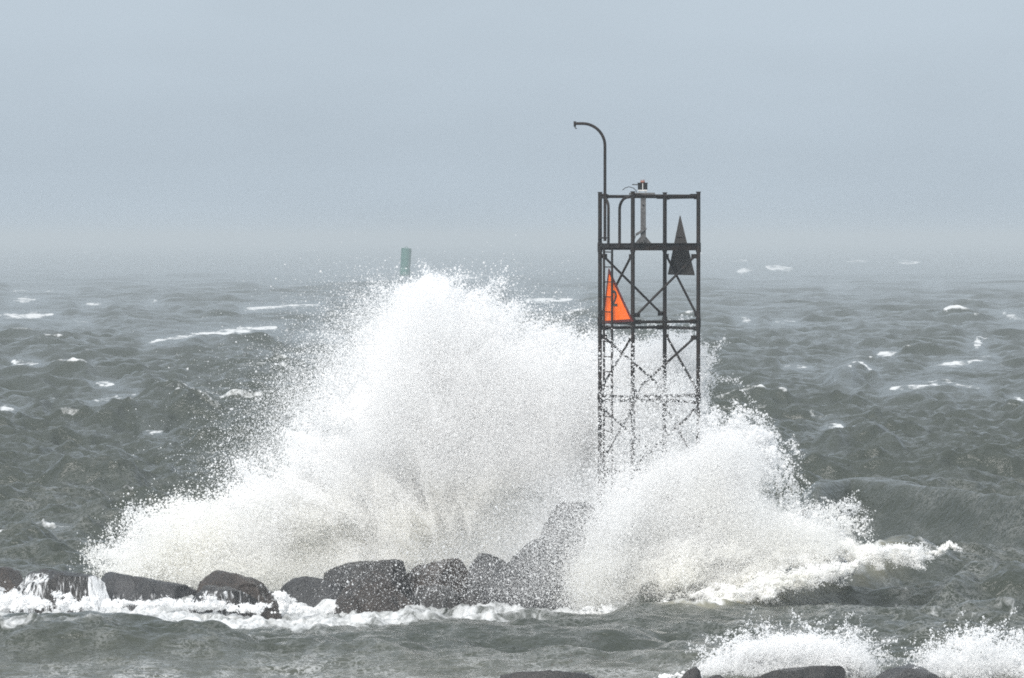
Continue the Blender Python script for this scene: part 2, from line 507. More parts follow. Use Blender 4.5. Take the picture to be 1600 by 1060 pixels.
# natural whitecaps where crests pinch
wn_ = fbm(P2 * np.array([0.25, 0.12, 1]), 3, 2.0)
thr = 0.50 + 0.10 * wn_
cr = smooth(0.16, 0.40, chop) * smooth(0.1, 0.6, hz)
foam += (0.50 + 0.25 * wn_) * cr * smooth(110, 200, Y)
foam += 0.62 * smooth(0.10, -0.14, J - thr) * smooth(150, 320, Y) * smooth(0.1, 0.9, hz)
foam += 0.50 * smooth(0.08, -0.14, J - 0.46 - 0.12 * wn_) * (1 - smooth(150, 320, Y))

# whitecaps and foam streaks: (points, half-height px, strength)
CAPS = [
 ([(232, 541), (300, 531), (360, 524), (435, 518)], 7, 1.0), ([(0, 499), (45, 498), (85, 496)], 6, 0.95), ([(20, 474), (65, 472)], 5, 0.75),
 ([(383, 487), (440, 484), (500, 481)], 5, 0.8), ([(465, 530), (500, 526), (530, 530)], 5, 0.7), ([(808, 475), (850, 475), (895, 474)], 7, 0.95),
 ([(690, 436), (740, 436), (770, 436)], 5, 0.7), ([(100, 507), (140, 507)], 4, 0.7), ([(130, 480), (160, 478)], 4, 0.6), ([(20, 458), (115, 458)], 3.5, 0.55),
 ([(230, 474), (245, 474)], 4, 0.7), ([(18, 569), (62, 573)], 4.5, 0.8), ([(150, 606), (178, 607)], 6, 0.85), ([(145, 632), (180, 626), (215, 622)], 5, 0.62),
 ([(300, 625), (345, 630)], 4, 0.7), ([(0, 644), (25, 646)], 5, 0.8), ([(222, 677), (255, 678)], 4, 0.7), ([(30, 826), (70, 829), (110, 826)], 2.5, 0.6),
 ([(1140, 413), (1170, 412)], 5, 0.75), ([(1150, 430), (1180, 426)], 6, 0.85), ([(1195, 423), (1240, 427)], 7, 0.9), ([(1400, 414), (1440, 413)], 5, 0.75),
 ([(1320, 413), (1365, 411)], 4, 0.65), ([(1300, 451), (1320, 451)], 4, 0.7), ([(1445, 446), (1470, 446)], 3.5, 0.6), ([(1565, 494), (1600, 505)], 6, 0.8),
 ([(1155, 504), (1175, 505)], 5, 0.75), ([(1210, 507), (1245, 506)], 4, 0.7), ([(1322, 584), (1340, 579), (1362, 586)], 9, 0.85), ([(1296, 588), (1312, 592), (1330, 602)], 7, 0.6),
 ([(1455, 578), (1500, 573), (1555, 562)], 6, 0.62), ([(1380, 618), (1440, 612), (1480, 610), (1540, 616)], 9, 0.72), ([(1580, 628), (1600, 630)], 5, 0.8),
 ([(1520, 541), (1535, 543)], 6, 0.75), ([(1290, 671), (1318, 672)], 7, 0.72), ([(1370, 557), (1400, 556)], 3, 0.6), ([(1225, 576), (1270, 577)], 3, 0.55),
 ([(1310, 803), (1345, 800)], 5, 0.55), ([(500, 424), (560, 422)], 3, 0.5), ([(190, 402), (215, 402)], 3, 0.5), ([(110, 427), (140, 426)], 3.5, 0.6), ([(240, 430), (250, 429)], 3, 0.6),
 ([(700, 462), (720, 462)], 3, 0.6), ([(1230, 393), (1250, 393)], 2.5, 0.5), ([(1480, 400), (1500, 400)], 3, 0.5), ([(1570, 388), (1595, 388)], 2.5, 0.5), ([(420, 418), (450, 418)], 3, 0.45),
]
crand = np.random.default_rng(77)
NHAND = len(CAPS)
for _ in range(34):                                     # small scattered caps
    yy = 392 + 330 * crand.random() ** 1.5
    xx = crand.random() * 1600
    if 430 < xx < 1240 and yy > 520: continue
    L = 6 + 26 * crand.random()
    CAPS.append(([(xx, yy), (xx + L, yy + crand.normal() * 1.5)], 2.0 + 2.0 * crand.random(), 0.42 + 0.2 * crand.random()))
for ci, (pts, hw, st) in enumerate(CAPS):
    if ci < NHAND and 540 < pts[0][1] < 700: st = min(1.0, st + 0.14)
    y0, y1 = min(p[1] for p in pts) - 30, max(p[1] for p in pts) + 30
    x0, x1 = min(p[0] for p in pts) - 60, max(p[0] for p in pts) + 60
    m = inview & (PY > y0) & (PY < y1) & (PX > x0) & (PX < x1)
    if not m.any(): continue
    d, t = poly_dist(PX[m], PY[m], pts)
    taper = 0.04 + 0.96 * np.sin(np.pi * np.clip(t, 0, 1)) ** 0.7 * (0.75 + 0.5 * vnoise(np.stack([PX[m] / 26, 0 * d, 0 * d], 1), pts[0][0] * 1.7))
    if ci < NHAND:
        bump_ = np.exp(-(d / (2.2 * hw * (0.3 + 0.7 * taper))) ** 2)
        damp[m] = np.maximum(damp[m], 0.85 * np.exp(-(d / (3.0 * hw)) ** 2))
        extra[m] += 0.9 * hw * Y[m] / FPX * bump_
    ns = fbm(np.stack([PX[m] / 15, PY[m] / 2.6, 0 * d], 1), 4, hw * 3.1 + pts[0][0], 0.65)
    foam[m] = np.maximum(foam[m], st * (0.66 + 0.42 * ns) * np.clip(1.5 - d / (1.1 * hw * taper), 0, 1) ** 0.8)

# white wash in front of the rocks
wb = np.interp(PX, [-200, 0, 100, 300, 430, 560, 700, 850, 960, 1080, 1200, 1290], [966, 974, 978, 984, 988, 982, 972, 968, 968, 960, 940, 912])   # lower edge
wt = np.interp(PX, [-200, 0, 150, 220, 300, 560, 760, 1000, 1290], [925, 925, 925, 915, 890, 890, 880, 860, 850])
wash = smooth(wt - 30, wt, PY) * smooth(wb + 12, wb - 24, PY + 12 * wn_ + 9 * fbm(P2 * np.array([1.3, .5, 1]), 4, 3.3)) * inview
wash *= smooth(1080, 960, PX)
wstr = np.interp(PX, [-100, 420, 600, 760, 1000, 1300], [0.66, 0.66, 0.66, 0.62, 0.68, 0.6])
foam = np.maximum(foam, wash * wstr)
# streaks and lace
lace = np.maximum(lace, 0.70 * smooth(1015, 1045, PY) * smooth(1100, 900, PX + 60 * wn_) * inview)
lace = np.maximum(lace, 0.25 * smooth(995, 1030, PY) * inview)
lace = np.maximum(lace, 0.25 * smooth(850, 900, PY) * smooth(1150, 1260, PX) * inview)
lace = np.maximum(lace, 0.16 * smooth(730, 800, PY) * inview)
aer = np.maximum(aer, 0.10 * smooth(1012, 1040, PY) * inview)
fgf = smooth(1010, 1042, PY) * np.interp(PX, [0, 500, 800, 1000, 1250, 1600], [0.27, 0.29, 0.32, 0.40, 0.40, 0.42])
foam = np.maximum(foam, fgf * inview)
for pts, hw, st in (([(270, 985), (330, 975), (350, 990)], 7, 0.45), ([(380, 1000), (415, 998)], 5, 0.5), ([(0, 985), (20, 968)], 8, 0.5), ([(240, 978), (260, 985)], 6, 0.45),
                    ([(1180, 1000), (1290, 985), (1420, 968), (1600, 960)], 6, 0.40), ([(1100, 985), (1240, 975), (1330, 955), (1420, 925)], 6, 0.42), ([(1380, 940), (1500, 932)], 5, 0.36), ([(1200, 940), (1300, 965)], 6, 0.4)):
    d, t = poly_dist(PX, PY, pts)
    foam = np.maximum(foam, st * np.clip(1.2 - d / hw, 0, 1) * inview)
# the breaking crest: foam down its face, sandy water below the lip
bx = smooth(1000, 1100, PX) * smooth(1440, 1330, PX)
face = bx * np.exp(-((v2 + 0.15) / 1.0) ** 2) * inview
foam = np.maximum(foam, (0.42 + 0.34 * fbm(P2 * np.array([1.4, .9, 1]), 4, 6.1)) * np.clip(face * 1.4, 0, 1))
aer = np.maximum(aer, np.clip(face * 1.3, 0, 1) * 0.9)
crest = smooth(1400, 1440, PX) * smooth(1530, 1480, PX) * np.exp(-((v2 - 0.1) / 0.35) ** 2) * inview
foam = np.maximum(foam, 0.52 * crest)

# lumps in thick foam
lump = np.clip(foam - 0.35, 0, 0.25) / 0.25
near = (Y < 140) & inview
lz = np.zeros_like(X)
q3 = P2[near] * np.array([2.6, 1.5, 1])
lz[near] = (0.13 * fbm(q3, 5, 1.5, 0.6) + 0.05) * lump[near]
shelter = 1 - 0.55 * smooth(86, 90, Y) * smooth(106, 99, Y) * smooth(8.5, 5.5, X)
shelter = shelter * (1 - damp)
nearf = 1 - 0.66 * smooth(135, 104, Y)
fgd = 1 - 0.62 * smooth(88, 84.5, Y)
Zs = hz * shelter * nearf * fgd + chop * fgd * np.maximum(shelter, 0.5 * (1 - damp)) * (1 - 0.25 * smooth(120, 100, Y)) + extra + lz - 0.20 * wash * smooth(1000, 940, PX) - 0.10 * smooth(86, 83, Y)
co = np.stack([X + dx * shelter * nearf, Y + dy * shelter * nearf, Zs], 1)
me = grid_mesh("water", co, NR, NC)
vattr(me, "foam", foam); vattr(me, "lace", lace); vattr(me, "aerated", aer)
water = tag(link("water", me, M_WATER), kind="structure")

# ------------------------------------------------------------------ boulders
def build_rock(name, outline, Yc, thick, mat, label, rough=0.055, seed=0, runoff=None, back=None, top_scale=0.72):
    """outline: photo points of the visible silhouette (as seen on the plane Y=Yc). Gets real depth: the
    outline is the widest section, smaller sections stand before and behind it, joined in one hull."""
    r = np.random.default_rng(seed + 100)
    P = at(np.array([p[0] for p in outline]), np.array([p[1] for p in outline]), Yc)
    c = P.mean(0)
    pts = []
    secs = ((-0.5 * thick, 0.60, -0.10), (-0.34 * thick, 0.86, -0.04), (0, 1.0, 0), (0.32 * thick, 0.9, -0.03), (0.5 * thick, 0.62, -0.12))
    base = P[:, 2].min()
    for dyy, sc, dz in secs:
        j = r.normal(size=(len(P), 3)) * 0.05 * (sc != 1.0)
        q = c + (P - c) * np.array([sc, 1, sc if dyy > 0 else min(1, sc + 0.08)]) + np.array([r.normal() * 0.04 * (sc != 1), dyy, dz * (P[:, 2].max() - base)]) + j
        q[:, 2] = np.where(P[:, 2] < base + 0.12, base - 0.25, q[:, 2])
        pts.append(q)
    pts = np.concatenate(pts)
    bm = bmesh.new()
    vs = [bm.verts.new(p) for p in pts]
    bmesh.ops.convex_hull(bm, input=vs)
    bmesh.ops.delete(bm, geom=[v for v in bm.verts if not v.link_faces], context='VERTS')
    bmesh.ops.triangulate(bm, faces=bm.faces[:])
    for _ in range(10):                                     # broken faces: slice off corners with random planes
        nn = Vector(r.normal(size=3)); nn.z = abs(nn.z) * 0.8; nn.y = -abs(nn.y) * 1.3 - 0.3; nn.normalize()
        ext = max(nn.dot(v.co) for v in bm.verts)
        mid = nn.dot(Vector(c))
        res = bmesh.ops.bisect_plane(bm, geom=bm.verts[:] + bm.edges[:] + bm.faces[:], plane_co=nn * (mid + (ext - mid) * (0.60 + 0.27 * r.random())), plane_no=nn, clear_outer=True)
        be = [e for e in bm.edges if e.is_boundary]
        if be: bmesh.ops.holes_fill(bm, edges=be, sides=0)
    bmesh.ops.triangulate(bm, faces=bm.faces[:])
    for lim in (0.6, 0.3, 0.15, 0.08, 0.045):
        es = [e for e in bm.edges if e.calc_length() > lim]
        if es:
            bmesh.ops.subdivide_edges(bm, edges=es, cuts=1, use_grid_fill=False)
            bmesh.ops.triangulate(bm, faces=[f for f in bm.faces if len(f.verts) > 3])
    for _ in range(1):
        bmesh.ops.smooth_vert(bm, verts=bm.verts[:], factor=0.25, use_axis_x=True, use_axis_y=True, use_axis_z=True)
    bm.normal_update()
    V = np.array([v.co[:] for v in bm.verts]); Nn = np.array([v.normal[:] for v in bm.verts])
    big = fbm(V * 1.5, 3, seed * 3.7)
    # chipped facets: ridged noise quantised a little
    rid = 1 - np.abs(fbm(V * 2.6, 4, seed * 5.1 + 9))
    fine = fbm(V * 9, 3, seed + 40)
    crack = np.clip(1 - np.abs(fbm(V * np.array([1.1, 1.1, 1.6]), 2, seed * 2.3 + 5)) / 0.07, 0, 1)
    disp = rough * (0.6 * big + 0.7 * (rid - 0.6) + 0.16 * fine + 0.06 * fbm(V * 24, 2, seed + 70) - 0.55 * crack)
    V2 = V + Nn * disp[:, None]
    me = bpy.data.meshes.new(name)
    bm.verts.ensure_lookup_table()
    for v, p in zip(bm.verts, V2): v.co = p
    bm.to_mesh(me); bm.free()
    me.shade_smooth()
    ro = np.zeros(len(V2))
    if runoff:
        for x0, x1, st, ytop in runoff:                 # photo columns where water pours, starting below row ytop
            ppx, ppy = pixel(V2[:, 0], V2[:, 1], V2[:, 2])
            m_ = smooth(x0 - 6, x0 + 6, ppx) * smooth(x1 + 6, x1 - 6, ppx) * smooth(ytop - 3, ytop + 6, ppy) * (V2[:, 1] < Yc + 0.3 * thick)
            ro = np.maximum(ro, st * m_)
    vattr(me, "runoff", ro)
    o = link(name, me, mat)
    me.transform(Matrix.Translation(-Vector(c))); o.location = c
    tag(o, label, "boulder", "boulders of the breakwater")
    return o

R = build_rock
R("boulder", [(-30, 960), (-30, 888), (5, 886), (28, 891), (36, 902), (40, 960)], 99.6, 1.4, M_ROCK_B, "brown boulder cut off by the left edge of the photo", seed=1)
R("boulder", [(8, 960), (22, 915), (36, 896), (55, 890), (100, 893), (150, 900), (166, 912), (178, 960)], 98.2, 1.6, M_ROCK, "squat black boulder at far left with white water pouring over its whole face", seed=2,
  runoff=[(25, 80, .66, 893), (80, 138, .50, 897), (138, 178, .95, 898)])
R("boulder", [(150, 960), (150, 897), (172, 899), (235, 907), (290, 914), (318, 930), (330, 960)], 99.0, 1.7, M_ROCK_G, "long low grey slab sloping down to the right, between waterfall boulder and rounded boulder", seed=3,
  runoff=[(170, 310, .42, 925)])
R("boulder", [(300, 955), (310, 915), (318, 899), (333, 892), (352, 892), (380, 898), (412, 912), (430, 930), (436, 955)], 98.9, 1.3, M_ROCK_B, "rounded brown-black boulder with pale wet band down its top, behind a low overwashed rock", seed=4,
  runoff=[(400, 432, .48, 910)])
R("boulder", [(280, 962), (292, 935), (312, 922), (350, 922), (385, 928), (403, 942), (412, 962)], 97.4, 1.1, M_ROCK, "low dark rock with a thin sheet of water sliding over its rounded top", seed=5,
  runoff=[(285, 405, .50, 920), (275, 300, .7, 925)])
R("boulder", [(408, 966), (414, 945), (424, 938), (436, 942), (444, 966)], 97.0, 0.4, M_ROCK_B, "smallest brown rock, half sunk in the white wash", seed=6, rough=0.03)
R("boulder", [(425, 962), (440, 918), (458, 905), (480, 902), (512, 908), (534, 916), (545, 962)], 98.6, 1.3, M_ROCK_G, "blue-grey boulder with a low hump, left of the flat-topped block", seed=7,
  runoff=[(425, 452, .75, 925)])
R("boulder", [(500, 950), (506, 896), (520, 886), (560, 879), (618, 873), (632, 876), (640, 905), (645, 950)], 99.3, 1.5, M_ROCK, "large flat-topped dark block tilting up to the right", seed=8, rough=0.04)
R("boulder", [(512, 975), (527, 935), (550, 905), (572, 897), (592, 894), (612, 910), (645, 945), (668, 975)], 96.6, 1.5, M_ROCK_B, "pointed dark reddish boulder nearest the camera in front of flat-topped block", seed=9, rough=0.07)
R("boulder", [(622, 955), (634, 896), (652, 883), (716, 873), (732, 886), (752, 955)], 99.8, 1.4, M_ROCK_B, "boulder with pale brown top behind the white streak of water", seed=10, rough=0.045)
R("boulder", [(712, 955), (732, 884), (750, 866), (772, 868), (808, 880), (830, 955)], 100.2, 1.2, M_ROCK_G, "small grey boulder behind the spray, between the brown-topped one and the grey heap", seed=11)
R("boulder", [(618, 972), (630, 928), (650, 917), (700, 922), (718, 934), (732, 972)], 97.2, 1.2, M_ROCK, "low dark rock with a white streak of water along its top edge", seed=12, runoff=[(632, 720, .40, 905)])
R("boulder", [(698, 972), (706, 934), (722, 925), (754, 932), (778, 946), (796, 972)], 97.2, 1.0, M_ROCK, "low dark rock split from its neighbour by a white trickle", seed=13, runoff=[(702, 716, .75, 915)])
R("boulder", [(735, 975), (752, 925), (778, 892), (806, 868), (840, 846), (885, 852), (910, 885), (930, 975)], 98.6, 2.0, M_ROCK_G, "biggest grey boulder, veiled by fine droplets below the tallest one", seed=14, rough=0.09)
R("boulder", [(800, 960), (826, 868), (846, 822), (856, 796), (880, 787), (915, 786), (950, 796), (972, 840), (990, 960)], 100.2, 1.9, M_ROCK_G, "tallest boulder, dim grey through the spray at the foot of the tower", seed=15, rough=0.08)
R("boulder", [(1222, 880), (1234, 812), (1250, 797), (1284, 797), (1310, 815), (1328, 845), (1336, 880)], 101.2, 1.2, M_ROCK_B, "reddish boulder awash at the right end, laced with white water", seed=16, rough=0.08,
  runoff=[(1222, 1340, .50, 801), (1296, 1340, .66, 815)])
R("boulder", [(960, 960), (985, 880), (1040, 865), (1100, 880), (1130, 960)], 100.3, 2.6, M_ROCK_G, "buried boulder under the tower legs, lost in white spray", seed=17)
# foreground rocks along the bottom edge
R("boulder", [(770, 1100), (782, 1056), (810, 1050), (860, 1049), (920, 1054), (950, 1064), (960, 1100)], 81.6, 0.9, M_ROCK, "long black rock at the bottom edge, left of the foreground splash", seed=18, rough=0.035)
R("boulder", [(1066, 1095), (1072, 1052), (1084, 1044), (1096, 1048), (1102, 1095)], 81.4, 0.5, M_ROCK, "small black knob of rock at left foot of the foreground splash", seed=19, rough=0.025)
R("boulder", [(1100, 1095), (1106, 1058), (1122, 1054), (1136, 1060), (1142, 1095)], 81.2, 0.5, M_ROCK, "tiny low black rock between the knob and the long foreground rock", seed=20, rough=0.02)
R("boulder", [(1155, 1100), (1166, 1057), (1210, 1048), (1260, 1040), (1305, 1040), (1330, 1052), (1345, 1100)], 81.3, 0.9, M_ROCK, "long dark rock with a smooth raised right end below the foreground splash", seed=21, rough=0.03)
R("boulder", [(1340, 1100), (1355, 1058), (1385, 1048), (1425, 1041), (1448, 1050), (1475, 1062), (1490, 1100)], 81.3, 0.8, M_ROCK_G, "dark peaked rock in the bottom right corner below flying droplets", seed=22, rough=0.03)

# ------------------------------------------------------------------ navigation tower
TY, SC = 100.0, 70.0
TCX = (1014 - 800) / FPX * TY
def zt(py): return float(at(800, py, TY)[2])
tower = empty("navigation_tower", (TCX, TY, 0.9))
tag(tower, "dark steel lattice tower on the rocks carrying a triangular orange board numbered 2", "navigation tower")
LP = {1: (-1.086, 0.39), 2: (-0.39, -1.086), 3: (0.39, 1.086), 4: (1.086, -0.39)}
def tp(x, y, z): return Vector((x, y, z - 0.9))          # tower-local point

def tube_bm(bm, a, b, r, seg=10, r2=None):
    a, b = Vector(a), Vector(b)
    d = b - a
    mat = Matrix.Translation((a + b) / 2) @ d.to_track_quat('Z', 'Y').to_matrix().to_4x4()
    bmesh.ops.create_cone(bm, cap_ends=True, segments=seg, radius1=r, radius2=r if r2 is None else r2, depth=d.length, matrix=mat)

def box_bm(bm, c, size, rot=None):
    m = Matrix.Translation(Vector(c))
    if rot is not None: m = m @ rot.to_4x4()
    m = m @ Matrix.Diagonal((*size, 1))
    bmesh.ops.create_cube(bm, size=1.0, matrix=m)

def path_bm(bm, pts, r, seg=8):
    """tube swept along a polyline"""
    pts = [Vector(p) for p in pts]
    rings = []
    n = len(pts)
    up = None
    for i, p in enumerate(pts):
        t = (pts[min(i + 1, n - 1)] - pts[max(i - 1, 0)]).normalized()
        if up is None:
            up = Vector((0, 1, 0)) if abs(t.y) < 0.9 else Vector((1, 0, 0))
        s = t.cross(up).normalized(); up = s.cross(t).normalized()
        rings.append([bm.verts.new(p + r * (math.cos(2 * math.pi * k / seg) * s + math.sin(2 * math.pi * k / seg) * up)) for k in range(seg)])
    for a, b in zip(rings, rings[1:]):
        for k in range(seg):
            bm.faces.new((a[k], a[(k + 1) % seg], b[(k + 1) % seg], b[k]))
    bm.faces.new(rings[0][::-1]); bm.faces.new(rings[-1])

def done(name, bm, mat, parent, smooth_=True, bevel=0):
    bmesh.ops.recalc_face_normals(bm, faces=bm.faces[:])
    if bevel: bmesh.ops.bevel(bm, geom=bm.edges[:], offset=bevel, segments=1, affect='EDGES')
    me = bpy.data.meshes.new(name)
    bm.to_mesh(me); bm.free()
    if smooth_:
        for p in me.polygons: p.use_smooth = True
        me.set_sharp_from_angle(angle=math.radians(35))
    return link(name, me, mat, parent)

Z_TOP, Z_RAIL, Z_DECK = zt(301), zt(307), zt(385)
rings = [(zt(502), zt(513)), (zt(617), zt(628)), (zt(732), zt(743))]
for k, (x, y) in LP.items():
    bm = bmesh.new()
    w = 0.045
    tube_bm(bm, tp(x, y, 0.6), tp(x, y, Z_TOP), w, 12)
    tube_bm(bm, tp(x, y, Z_TOP), tp(x, y, Z_TOP + 0.015), w * 1.3, 12)
    for z in (Z_DECK, rings[0][0], rings[1][0], rings[2][0]):      # bolted collars
        tube_bm(bm, tp(x, y, z - 0.13), tp(x, y, z + 0.08), w * 1.25, 12)
    done("leg", bm, M_STEEL, tower)

def bar(name, i, j, za, zb, r=0.034, gap=0.07, flat=True, parent=tower):
    """a bar between two legs with flattened, bolted ends and gusset plates"""
    a, b = tp(*LP[i], za), tp(*LP[j], zb)
    d = (b - a).normalized()
    a2, b2 = a + d * gap, b - d * gap
    bm = bmesh.new()
    tube_bm(bm, a2, b2, r, 10)
    h = Vector((LP[j][0] - LP[i][0], LP[j][1] - LP[i][1], 0)).normalized()
    rot = Matrix((h, Vector((0, 0, 1)).cross(h), Vector((0, 0, 1)))).transposed()
    for e, s in ((a, 1), (b, -1)):
        box_bm(bm, e + d * 0.12 * 1, (0.17, 0.022, 0.10), rot) if s == 1 else box_bm(bm, e - d * 0.12, (0.17, 0.022, 0.10), rot)
        nrm = rot.col[1]
        for off in (0.10, 0.16):
            p = e + d * off * s
            tube_bm(bm, p - nrm * 0.03, p + nrm * 0.03, 0.016, 6)
    return done(name, bm, M_STEEL, parent)

# top handrail, ring bars
bar("rail", 2, 4, Z_RAIL, Z_RAIL, 0.036); bar("rail", 1, 3, Z_RAIL, Z_RAIL, 0.036); bar("rail", 3, 4, Z_RAIL - 0.02, Z_RAIL - 0.02, 0.034)
for za, zb in rings:
    bar("crossbar", 2, 4, za, za); bar("crossbar", 1, 3, zb, zb); bar("crossbar", 3, 4, zb, zb); bar("crossbar", 1, 2, za - 0.03, za - 0.03)
levels = [(zt(395), zt(497)), (zt(522), zt(612)), (zt(636), zt(727)), (zt(750), zt(840))]
for zu, zl in levels:
    bar("brace", 4, 2, zu, zl, 0.028, 0.10); bar("brace", 1, 3, zu, zl, 0.028, 0.10)
    bar("brace", 2, 1, zu, zl, 0.028, 0.10); bar("brace", 3, 4, zu, zl, 0.028, 0.10)
# platform: edge beams and an open grating deck
def beam(i, j, zlo, zhi, th=0.06, t0=0.0, t1=1.0):
    a, b = Vector((*LP[i], 0)), Vector((*LP[j], 0))
    h = (b - a).normalized(); L = (b - a).length
    rot = Matrix((h, Vector((0, 0, 1)).cross(h), Vector((0, 0, 1)))).transposed()
    bm = bmesh.new()
    p, q = a + h * (0.055 + (L - 0.11) * t0), a + h * (0.055 + (L - 0.11) * t1)
    c = (p + q) / 2
    box_bm(bm, tp(c.x, c.y, (zlo + zhi) / 2), ((q - p).length, th, zhi - zlo), rot)
    box_bm(bm, tp(c.x, c.y, zhi - 0.008) - rot.col[1] * 0.05, ((q - p).length - 0.02, 0.05, 0.016), rot)
    return done("platform_beam", bm, M_STEEL, tower, bevel=0.004)
beam(2, 4, zt(391.5), zt(380)); beam(1, 3, zt(391), zt(380.5)); beam(3, 4, zt(391), zt(380.5)); beam(1, 2, zt(387), zt(380.5)); 
bm = bmesh.new()
ex, ey = Vector((LP[4][0] - LP[2][0], LP[4][1] - LP[2][1], 0)).normalized(), Vector((LP[1][0] - LP[2][0], LP[1][1] - LP[2][1], 0)).normalized()
rot = Matrix((ex, ey, Vector((0, 0, 1)))).transposed()
zd = zt(381.5)
for k in range(34):
    u = -0.70 + 1.40 * k / 33
    c = ex * u
    box_bm(bm, tp(c.x, c.y, zd), (0.012, 1.46, 0.035), rot)
for k in range(8):
    u = -0.66 + 1.32 * k / 7
    c = ey * u
    box_bm(bm, tp(c.x, c.y, zd - 0.006), (1.46, 0.012, 0.03), rot)
done("deck_grating", bm, M_STEEL, tower, smooth_=False)

# ladder on the narrow left face
f_a, f_b = Vector((*LP[1], 0)), Vector((*LP[2], 0))
f_h = (f_b - f_a).normalized(); f_n = Vector((-0.905, -0.426, 0)).normalized()
def onface(u, z, off=0.0):                               # u metres from the left leg
    p = f_a + f_h * u + f_n * off
    return tp(p.x, p.y, z)
def u_of(px, off=0.0):
    """distance along the face that falls on photo column px"""
    return ((px - 800) / SC - TCX - f_a.x - f_n.x * off) / f_h.x
lad = empty("ladder", (0, 0, 0)); lad.parent = tower
OFF = 0.16
bm = bmesh.new()
us = (u_of(943.5, OFF), u_of(955.5, OFF))
for u in us:
    bm = bmesh.new(); tube_bm(bm, onface(u, 0.9, OFF), onface(u, zt(387), OFF), 0.026, 8)
    done("stile", bm, M_STEEL, lad)
zz = zt(394)
while zz > 1.2:
    bm = bmesh.new(); tube_bm(bm, onface(us[0], zz, OFF), onface(us[1], zz, OFF), 0.013, 6)
    done("rung", bm, M_STEEL, lad)
    zz -= 0.333
# the two curved grab rails above the ladder
u0, u1 = u_of(950.5, 0.05), u_of(967, 0.05)
arc = [onface(u0, zt(386), 0.05), onface(u0, zt(325), 0.05)] + [onface(u0 - 0.30 * (1 - math.cos(a)) , zt(325) + 0.24 * math.sin(a), 0.05) for a in np.linspace(0.2, math.pi / 2, 8)] + [onface(u0 - 0.40, zt(325) + 0.24, 0.05)]
bm = bmesh.new(); path_bm(bm, arc, 0.03); done("grab_rail", bm, M_STEEL, tower)
arc = [onface(u1, zt(386), 0.05), onface(u1, zt(328), 0.05)] + [onface(u1 + 0.42 * (1 - math.cos(a)), zt(328) + 0.27 * math.sin(a), 0.05) for a in np.linspace(0.2, math.pi / 2, 8)] + [onface(u_of(984, 0.05), zt(328) + 0.28, 0.05)]
bm = bmesh.new(); path_bm(bm, arc, 0.032); done("grab_rail", bm, M_STEEL, tower)

# davit: tall pole with a gooseneck
dvx = (945.5 - 800) / SC - TCX
dvy = LP[1][1] - 0.16
pts = [tp(dvx, dvy, zt(377)), tp(dvx, dvy, zt(300)), tp(dvx, dvy, zt(238))]
cx_, cz_, rr_ = dvx - 0.46, zt(233), 0.46
for a in np.linspace(0, math.pi / 2, 12):
    pts.append(tp(dvx - 0.50 * (1 - math.cos(a)), dvy, zt(228) + 0.50 * math.sin(a)))
pts.append(tp((899 - 800) / SC - TCX, dvy, zt(228) + 0.50))
bm = bmesh.new(); path_bm(bm, pts, 0.033, 10)
dv = done("davit_pole", bm, M_STEEL, tower)
e = pts[-1]
bm = bmesh.new()
tube_bm(bm, e + Vector((-0.01, 0, 0.05)), e + Vector((-0.01, 0, -0.07)), 0.028, 8)
path_bm(bm, [e + Vector((-0.01, 0, -0.06)), e + Vector((0.0, 0, -0.10)), e + Vector((0.02, 0, -0.115)), e + Vector((0.035, 0, -0.10))], 0.011, 6)
done("hook", bm, M_STEEL, dv)
bm = bmesh.new()
bm.free()
for z in (zt(372), zt(304)):
    bm = bmesh.new()
    box_bm(bm, tp((dvx + LP[1][0]) / 2, (dvy + LP[1][1]) / 2, z), (0.20, 0.10, 0.035))
    done("davit_bracket", bm, M_STEEL, tower)

# triangular boards
def board(name, tri, normal, mat, th, parent):
    bm = bmesh.new()
    n = Vector(normal) * th / 2
    f = [bm.verts.new(Vector(p) + n) for p in tri]; b = [bm.verts.new(Vector(p) - n) for p in tri]
    bm.faces.new(f); bm.faces.new(b[::-1])
    for i in range(3): bm.faces.new((f[i], b[i], b[(i + 1) % 3], f[(i + 1) % 3]))
    return done(name, bm, mat, parent, smooth_=False)
BO = 0.06
tri = [onface(u_of(951, BO), zt(419.5), BO), onface(u_of(942, BO), zt(506), BO), onface(u_of(987, BO), zt(501), BO)]
red = board("dayboard", tri, f_n, M_RED, 0.02, tower)
red["label"] = "orange triangular board with dark red border and the number 2"
cen = sum(tri, Vector()) / 3
tri2 = [cen + (p - cen) * 0.86 + f_n * 0.014 for p in tri]
tri2[0] = cen + (tri[0] - cen) * 0.83 + f_n * 0.014
board("orange_face", tri2, f_n, M_ORANGE, 0.006, red)
# numeral
fc = bpy.data.curves.new("numeral", 'FONT'); fc.body = "2"; fc.size = 0.50; fc.extrude = 0.003; fc.align_x = 'CENTER'; fc.offset = 0.004
tmp = bpy.data.objects.new("tmp", fc); COL.objects.link(tmp)
bpy.context.view_layer.update()
nm = bpy.data.meshes.new_from_object(tmp.evaluated_get(bpy.context.evaluated_depsgraph_get()))
bpy.data.objects.remove(tmp); nm.name = "numeral"
rotf = Matrix((f_h, Vector((0, 0, 1)), f_h.cross(Vector((0, 0, 1))))).transposed()
if rotf.col[2].dot(f_n) < 0: rotf = Matrix((f_h, Vector((0, 0, 1)), f_n)).transposed()
nm.transform(Matrix.Translation(onface(u_of(960.5, BO), zt(478), BO) + f_n * 0.021) @ rotf.to_4x4() @ Matrix.Diagonal((1.35, 1, 1, 1)))
link("numeral", nm, M_BLACK, red)
